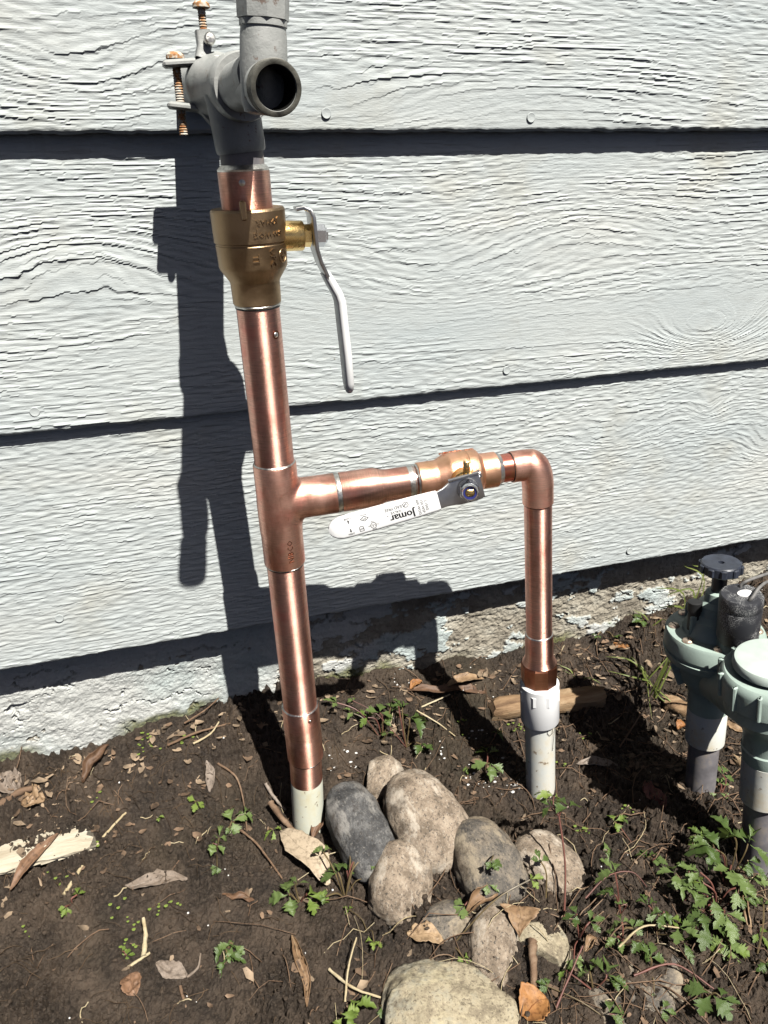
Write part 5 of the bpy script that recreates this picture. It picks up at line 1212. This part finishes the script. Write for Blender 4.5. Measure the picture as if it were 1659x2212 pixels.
weed((0.4482, 0.0283, 0.0531), [((0.4464, 0.0277, 0.0646), 0.016), ((0.4524, 0.0109, 0.0557), 0.012), ((0.4375, 0.0195, 0.0558), 0.010)], 'dusty green weed by the foundation right of the copper drop pipe')
weed((0.4931, 0.0154, 0.0577), [((0.4920, 0.0145, 0.0691), 0.015), ((0.4923, 0.0119, 0.0641), 0.013)], 'dusty green weed by the foundation left of the green valve')
weed((0.4490, -0.1849, 0.0068), [((0.4588, -0.1740, 0.0216), 0.014), ((0.4525, -0.1790, 0.0172), 0.013), ((0.4472, -0.1854, 0.0128), 0.013)], 'small light green weed between the two irrigation pipes')
weed((0.3071, -0.1803, 0.0051), [((0.3055, -0.1813, 0.0091), 0.008)], 'tiny yellow seedling right of the tall red stalk', young=True)
weed((0.3913, -0.3066, -0.0010), [((0.3886, -0.3079, 0.0053), 0.010)], 'tiny seedling at the right edge below the rolled tan leaf', young=True)
weed((0.3743, -0.3236, -0.0023), [((0.3738, -0.3312, 0.0088), 0.013), ((0.4045, -0.2928, 0.0124), 0.010)], 'partly cut off weed at the right edge of the picture')

# ------------------------------------------------------------------ grass clumps
def grass(root, blades, label, mat='grass'):
    g_ = empty('grass_clump', root, label, 'grass', 'grass clumps by the foundation')
    r_ = Vector(root)
    for (mid, tip, w) in blades:
        mid, tip = Vector(mid), Vector(tip)
        S = smooth([r_ + Vector((wr.uniform(-1, 1), wr.uniform(-1, 1), 0)) * 0.004, mid, tip], 6); n = len(S)
        v = []; f = []
        for i, q in enumerate(S):
            d = (S[min(i + 1, n - 1)] - S[max(i - 1, 0)]).normalized(); sd = d.cross(Vector((0.3, -0.8, 0.5))).normalized()
            ww_ = w / 2 * (1 - (i / (n - 1))**2 * 0.95)
            v += [q - sd * ww_, q + Vector((0, 0, -0.12 * w)), q + sd * ww_]
        for i in range(n - 1):
            b_ = i * 3
            f += [(b_, b_ + 1, b_ + 4, b_ + 3), (b_ + 1, b_ + 2, b_ + 5, b_ + 4)]
        mb = MB(); mb.add(v, f); mb.build('blade', mat, g_, None, 60)
    return g_
grass((0.452, -0.070, 0.035), [((0.4897, -0.0700, 0.1579), (0.4565, -0.0750, 0.1944), 0.0030), ((0.4873, -0.0680, 0.1641), (0.4686, -0.0720, 0.1917), 0.0030), ((0.4630, -0.0780, 0.1544), (0.4194, -0.0850, 0.1823), 0.0030), ((0.4802, -0.0700, 0.1516), (0.4549, -0.0600, 0.1531), 0.0034), ((0.4555, -0.0900, 0.1473), (0.4051, -0.1100, 0.1790), 0.0034)], 'fresh green grass blades sticking out behind the green irrigation valve')
grass((0.4727, -0.0341, 0.0244), [((0.4593, -0.0273, 0.0437), (0.4489, -0.0126, 0.0461), 0.0026), ((0.4567, -0.0199, 0.0443), (0.4336, -0.0058, 0.0447), 0.0022), ((0.4650, -0.0345, 0.0398), (0.4576, -0.0178, 0.0479), 0.0026), ((0.4736, -0.0579, 0.0237), (0.4855, -0.0780, 0.0129), 0.0026), ((0.4705, -0.0597, 0.0206), (0.4811, -0.0672, 0.0133), 0.002), ((0.4604, -0.0527, 0.0229), (0.4484, -0.0800, 0.0110), 0.0014), ((0.4470, -0.0332, 0.0351), (0.4280, -0.0169, 0.0354), 0.0018), ((0.4830, -0.0339, 0.0378), (0.5089, -0.0207, 0.0438), 0.002)], 'dry yellow-green grass tuft left of the irrigation valve')
grass((0.3942, -0.0178, 0.0307), [((0.3863, -0.0127, 0.0420), (0.3745, -0.0032, 0.0457), 0.0018), ((0.4048, -0.0235, 0.0351), (0.4171, -0.0284, 0.0280), 0.0016), ((0.3888, -0.0176, 0.0371), (0.3791, -0.0088, 0.0408), 0.0016)], 'thin dry grass beside the dark brown adapter collar')
grass((0.5047, 0.0137, 0.0590), [((0.4956, 0.0185, 0.0712), (0.4859, 0.0280, 0.0751), 0.0022), ((0.5116, 0.0076, 0.0695), (0.5126, -0.0011, 0.0723), 0.0022), ((0.4888, 0.0149, 0.0669), (0.4834, 0.0272, 0.0708), 0.002)], 'grass blades at the foundation left of the green valve')

# ------------------------------------------------------------------ litter, crumbs (stuff)
def scatter(n, seed, fn, bias=None):
    rs = random.Random(seed); nz = Noise(seed); out = []
    while len(out) < n:
        x = rs.uniform(-0.28, 0.76); y = rs.uniform(-0.40, 0.015)
        if bias and rs.random() > bias(x, y, nz): continue
        out.append((x, y))
    return out
def stuff(name, V, F, mat, label):
    me = bpy.data.meshes.new(name); me.from_pydata(V, [], F); me.materials.append(MAT[mat])
    for p in me.polygons: p.use_smooth = name not in ('soil_crumbs', 'white_specks')
    return tag(link(name, me), label, kind='stuff')
ico_v = []; ico_f = []
import bmesh
_b = bmesh.new(); bmesh.ops.create_icosphere(_b, subdivisions=1, radius=1.0)
ico_v = [Vector(v.co) for v in _b.verts]; ico_f = [tuple(v.index for v in f.verts) for f in _b.faces]; _b.free()
cl = random.Random(5)
V = []; F = []
for (x, y) in scatter(11000, 61, None, lambda x, y, n: 0.25 + 0.75 * (float(n(x * 9, y * 9)) > 0.05)):
    s = 0.0006 + 0.0019 * cl.random()**3; o = len(V); z = gsurf(x, y) + s * 0.35
    sc = (s * cl.uniform(0.7, 1.5), s * cl.uniform(0.7, 1.3), s * cl.uniform(0.6, 1.0)); an = cl.uniform(0, 6.28); c, sn = math.cos(an), math.sin(an)
    for q in ico_v:
        j = cl.uniform(0.75, 1.2); a_, b_ = q.x * sc[0] * j, q.y * sc[1] * j
        V.append((x + a_ * c - b_ * sn, y + a_ * sn + b_ * c, z + q.z * sc[2] * j))
    F += [tuple(i + o for i in t) for t in ico_f]
stuff('soil_crumbs', V, F, 'clod', 'loose crumbs of dark soil')
def fibres(name, n, seed, mat, label, lmin, lmax, r, bias, hmax=0.004):
    V = []; F = []; rs = random.Random(seed)
    for (x, y) in scatter(n, seed, None, bias):
        L = rs.uniform(lmin, lmax); an = rs.uniform(0, 6.28); cv = rs.gauss(0, 0.8); k = 5; o = len(V)
        px_, py_ = x, y; rr = r * rs.uniform(0.6, 1.3); hl = rs.uniform(0.0, hmax)
        for i in range(k + 1):
            t = i / k; z = gsurf(px_, py_) + rr * 0.5 + hl * math.sin(PI * t)
            a2 = an + cv * t
            nx, ny = -math.sin(a2) * rr, math.cos(a2) * rr
            V += [(px_ + nx, py_ + ny, z), (px_ - nx, py_ - ny, z), (px_, py_, z + rr * 1.5)]
            px_ += math.cos(a2) * L / k; py_ += math.sin(a2) * L / k
        for i in range(k):
            b_ = o + i * 3
            for (q, w) in ((0, 1), (1, 2), (2, 0)): F.append((b_ + q, b_ + w, b_ + 3 + w, b_ + 3 + q))
    return stuff(name, V, F, mat, label)
wallb = lambda x, y, n: 0.18 + 0.8 * float(sstep(-0.14, -0.01, y)) + 0.4 * float(sstep(0.28, 0.45, x)) + 0.3 * float(sstep(0.1, 0.25, x)) * float(sstep(-0.2, -0.3, y)) + 0.25 * float(n(x * 8, y * 8))
fibres('dry_rootlets', 1900, 71, 'fibre', 'fine dry rootlets and needles strewn on the soil', 0.006, 0.028, 0.00024, wallb)
fibres('dark_rootlets', 700, 72, 'twig', 'dark thin rootlets strewn on the soil', 0.010, 0.045, 0.00045, lambda x, y, n: 0.2 + 0.7 * float(sstep(0.05, 0.2, x)))
fibres('bare_runners', 170, 74, 'twig', 'thin bare brown runners and dead stems among the weeds', 0.025, 0.075, 0.0005, lambda x, y, n: float(sstep(0.03, 0.14, x)) * float(sstep(-0.13, -0.20, y)), 0.014)
fibres('grey_stems', 90, 75, 'straw', 'thin pale dead stems among the weeds', 0.02, 0.06, 0.0004, lambda x, y, n: float(sstep(0.02, 0.12, x)) * float(sstep(-0.10, -0.20, y)), 0.012)
fibres('pale_straws', 130, 73, 'straw', 'short pale straw bits strewn on the soil', 0.006, 0.022, 0.0005, wallb)
V = []; F = []
for (x, y) in scatter(1000, 81, None, wallb):
    s = 0.0012 + 0.0050 * cl.random()**2; an = cl.uniform(0, 6.28); o = len(V); z = gsurf(x, y) + 0.0006; tx, ty = cl.uniform(-0.5, 0.5), cl.uniform(-0.5, 0.5)
    k = cl.randint(5, 7); e = cl.uniform(0.35, 0.8)
    V.append((x, y, z + s * 0.2))
    for i in range(k):
        a2 = 2 * PI * i / k; rr = s * cl.uniform(0.7, 1.15); a_, b_ = rr * math.cos(a2), rr * e * math.sin(a2)
        V.append((x + a_ * math.cos(an) - b_ * math.sin(an), y + a_ * math.sin(an) + b_ * math.cos(an), z + abs(a_ * tx + b_ * ty) * 0.8 + cl.uniform(0, 0.0006)))
    F += [(o, o + 1 + i, o + 1 + (i + 1) % k) for i in range(k)]
stuff('leaf_flakes', V, F, 'flake', 'small brown leaf flakes on the soil')
V = []; F = []
pb = lambda x, y, n: 0.02 + 0.9 * float(sstep(-0.05, 0.0, y)) + 0.8 * float(sstep(-0.12, -0.19, x)) * float(sstep(-0.14, -0.06, y)) + 0.45 * float(sstep(0.32, 0.42, x)) * float(sstep(-0.22, -0.12, y))
for (x, y) in scatter(900, 91, None, pb):
    s = 0.0016 + 0.0065 * cl.random()**2; an = cl.uniform(0, 6.28); o = len(V); z = gsurf(x, y) + 0.001; k = cl.randint(5, 8); e = cl.uniform(0.2, 0.7); cu_ = cl.uniform(0, 1.2); tl = cl.uniform(-0.5, 0.5)
    V.append((x, y, z))
    for i in range(k):
        a2 = 2 * PI * i / k; rr = s * cl.uniform(0.6, 1.2); a_, b_ = rr * math.cos(a2), rr * e * math.sin(a2)
        V.append((x + a_ * math.cos(an) - b_ * math.sin(an), y + a_ * math.sin(an) + b_ * math.cos(an), z + max(0, a_ * tl) + cu_ * b_ * b_ / s))
    F += [(o, o + 1 + i, o + 1 + (i + 1) % k) for i in range(k)]
stuff('pale_litter', V, F, 'palelitter', 'pale dry leaf litter along the foundation')
V = []; F = []
spots = [(0.1166, -0.0397, 0.0084), (0.1254, -0.0404, 0.0078), (0.2219, -0.0559, 0.0034), (0.2366, -0.0879, 0.0004), (0.2415, -0.1055, 0.0005), (0.2710, -0.1172, 0.0030), (0.2611, -0.0488, 0.0098), (0.2409, -0.0774, 0.0008), (0.2607, -0.0947, 0.0023), (0.2839, -0.0743, 0.0038), (0.1971, 0.0032, 0.0460), (0.2986, -0.1119, 0.0047), (0.2778, -0.1126, 0.0034), (0.2722, -0.1158, 0.0031)]
for p in spots:
    for k in range(8):
        x = p[0] + cl.gauss(0, 0.007); y = p[1] + cl.gauss(0, 0.005); s = 0.0003 + 0.0011 * cl.random()**2; o = len(V); z = gsurf(x, y) + s * 0.4
        for q in ico_v:
            j = cl.uniform(0.7, 1.3); V.append((x + q.x * s * 1.4 * j, y + q.y * s * j, z + q.z * s * 0.7 * j))
        F += [tuple(i + o for i in t) for t in ico_f]
for (x, y) in scatter(90, 83, None):
    s = cl.uniform(0.0004, 0.0011); o = len(V); z = gsurf(x, y) + s * 0.4
    for q in ico_v: V.append((x + q.x * s, y + q.y * s, z + q.z * s * 0.7))
    F += [tuple(i + o for i in t) for t in ico_f]
stuff('white_specks', V, F, 'perlite', 'tiny white specks of perlite and grit on the soil')
V = []; F = []
for p, nn_ in (((-0.0568, -0.1349, -0.0121), 6), ((-0.0481, -0.1375, -0.0122), 4), ((-0.0803, -0.1361, -0.0124), 5), ((-0.1392, -0.0800, -0.0120), 6), ((-0.0919, -0.1221, -0.0123), 4), ((-0.0633, 0.0101, 0.0405), 8), ((-0.0533, 0.0055, 0.0396), 8), ((-0.0860, -0.1610, -0.0123), 6), ((0.3062, -0.0519, 0.0108), 5), ((0.2538, -0.0339, 0.0187), 6), ((0.3083, -0.1772, 0.0050), 5), ((0.3319, -0.1056, 0.0058), 4), ((0.3077, -0.0495, 0.0119), 5), ((0.3696, -0.0815, 0.0059), 6), ((0.3596, -0.1777, 0.0058), 4), ((0.4261, -0.2542, 0.0042), 5), ((-0.1071, -0.0257, 0.0113), 4), ((-0.1063, -0.0603, -0.0098), 3), ((-0.1616, -0.1197, -0.0121), 3), ((-0.0242, 0.0002, 0.0408), 8)):
    for k in range(nn_):
        x = p[0] + cl.gauss(0, 0.004); y = p[1] + cl.gauss(0, 0.004); s = cl.uniform(0.0009, 0.0018); z = gsurf(x, y) + cl.uniform(0.001, 0.003); o = len(V); an = cl.uniform(0, 6.28)
        V.append((x, y, z))
        for i in range(7):
            a2 = an + 2 * PI * i / 7; V.append((x + s * math.cos(a2), y + s * 0.85 * math.sin(a2), z + 0.0003 * math.cos(a2 * 2)))
        F += [(o, o + 1 + i, o + 1 + (i + 1) % 7) for i in range(7)]
stuff('seedlings', V, F, 'leaf_y', 'tiny yellow-green seedlings dotting the soil')
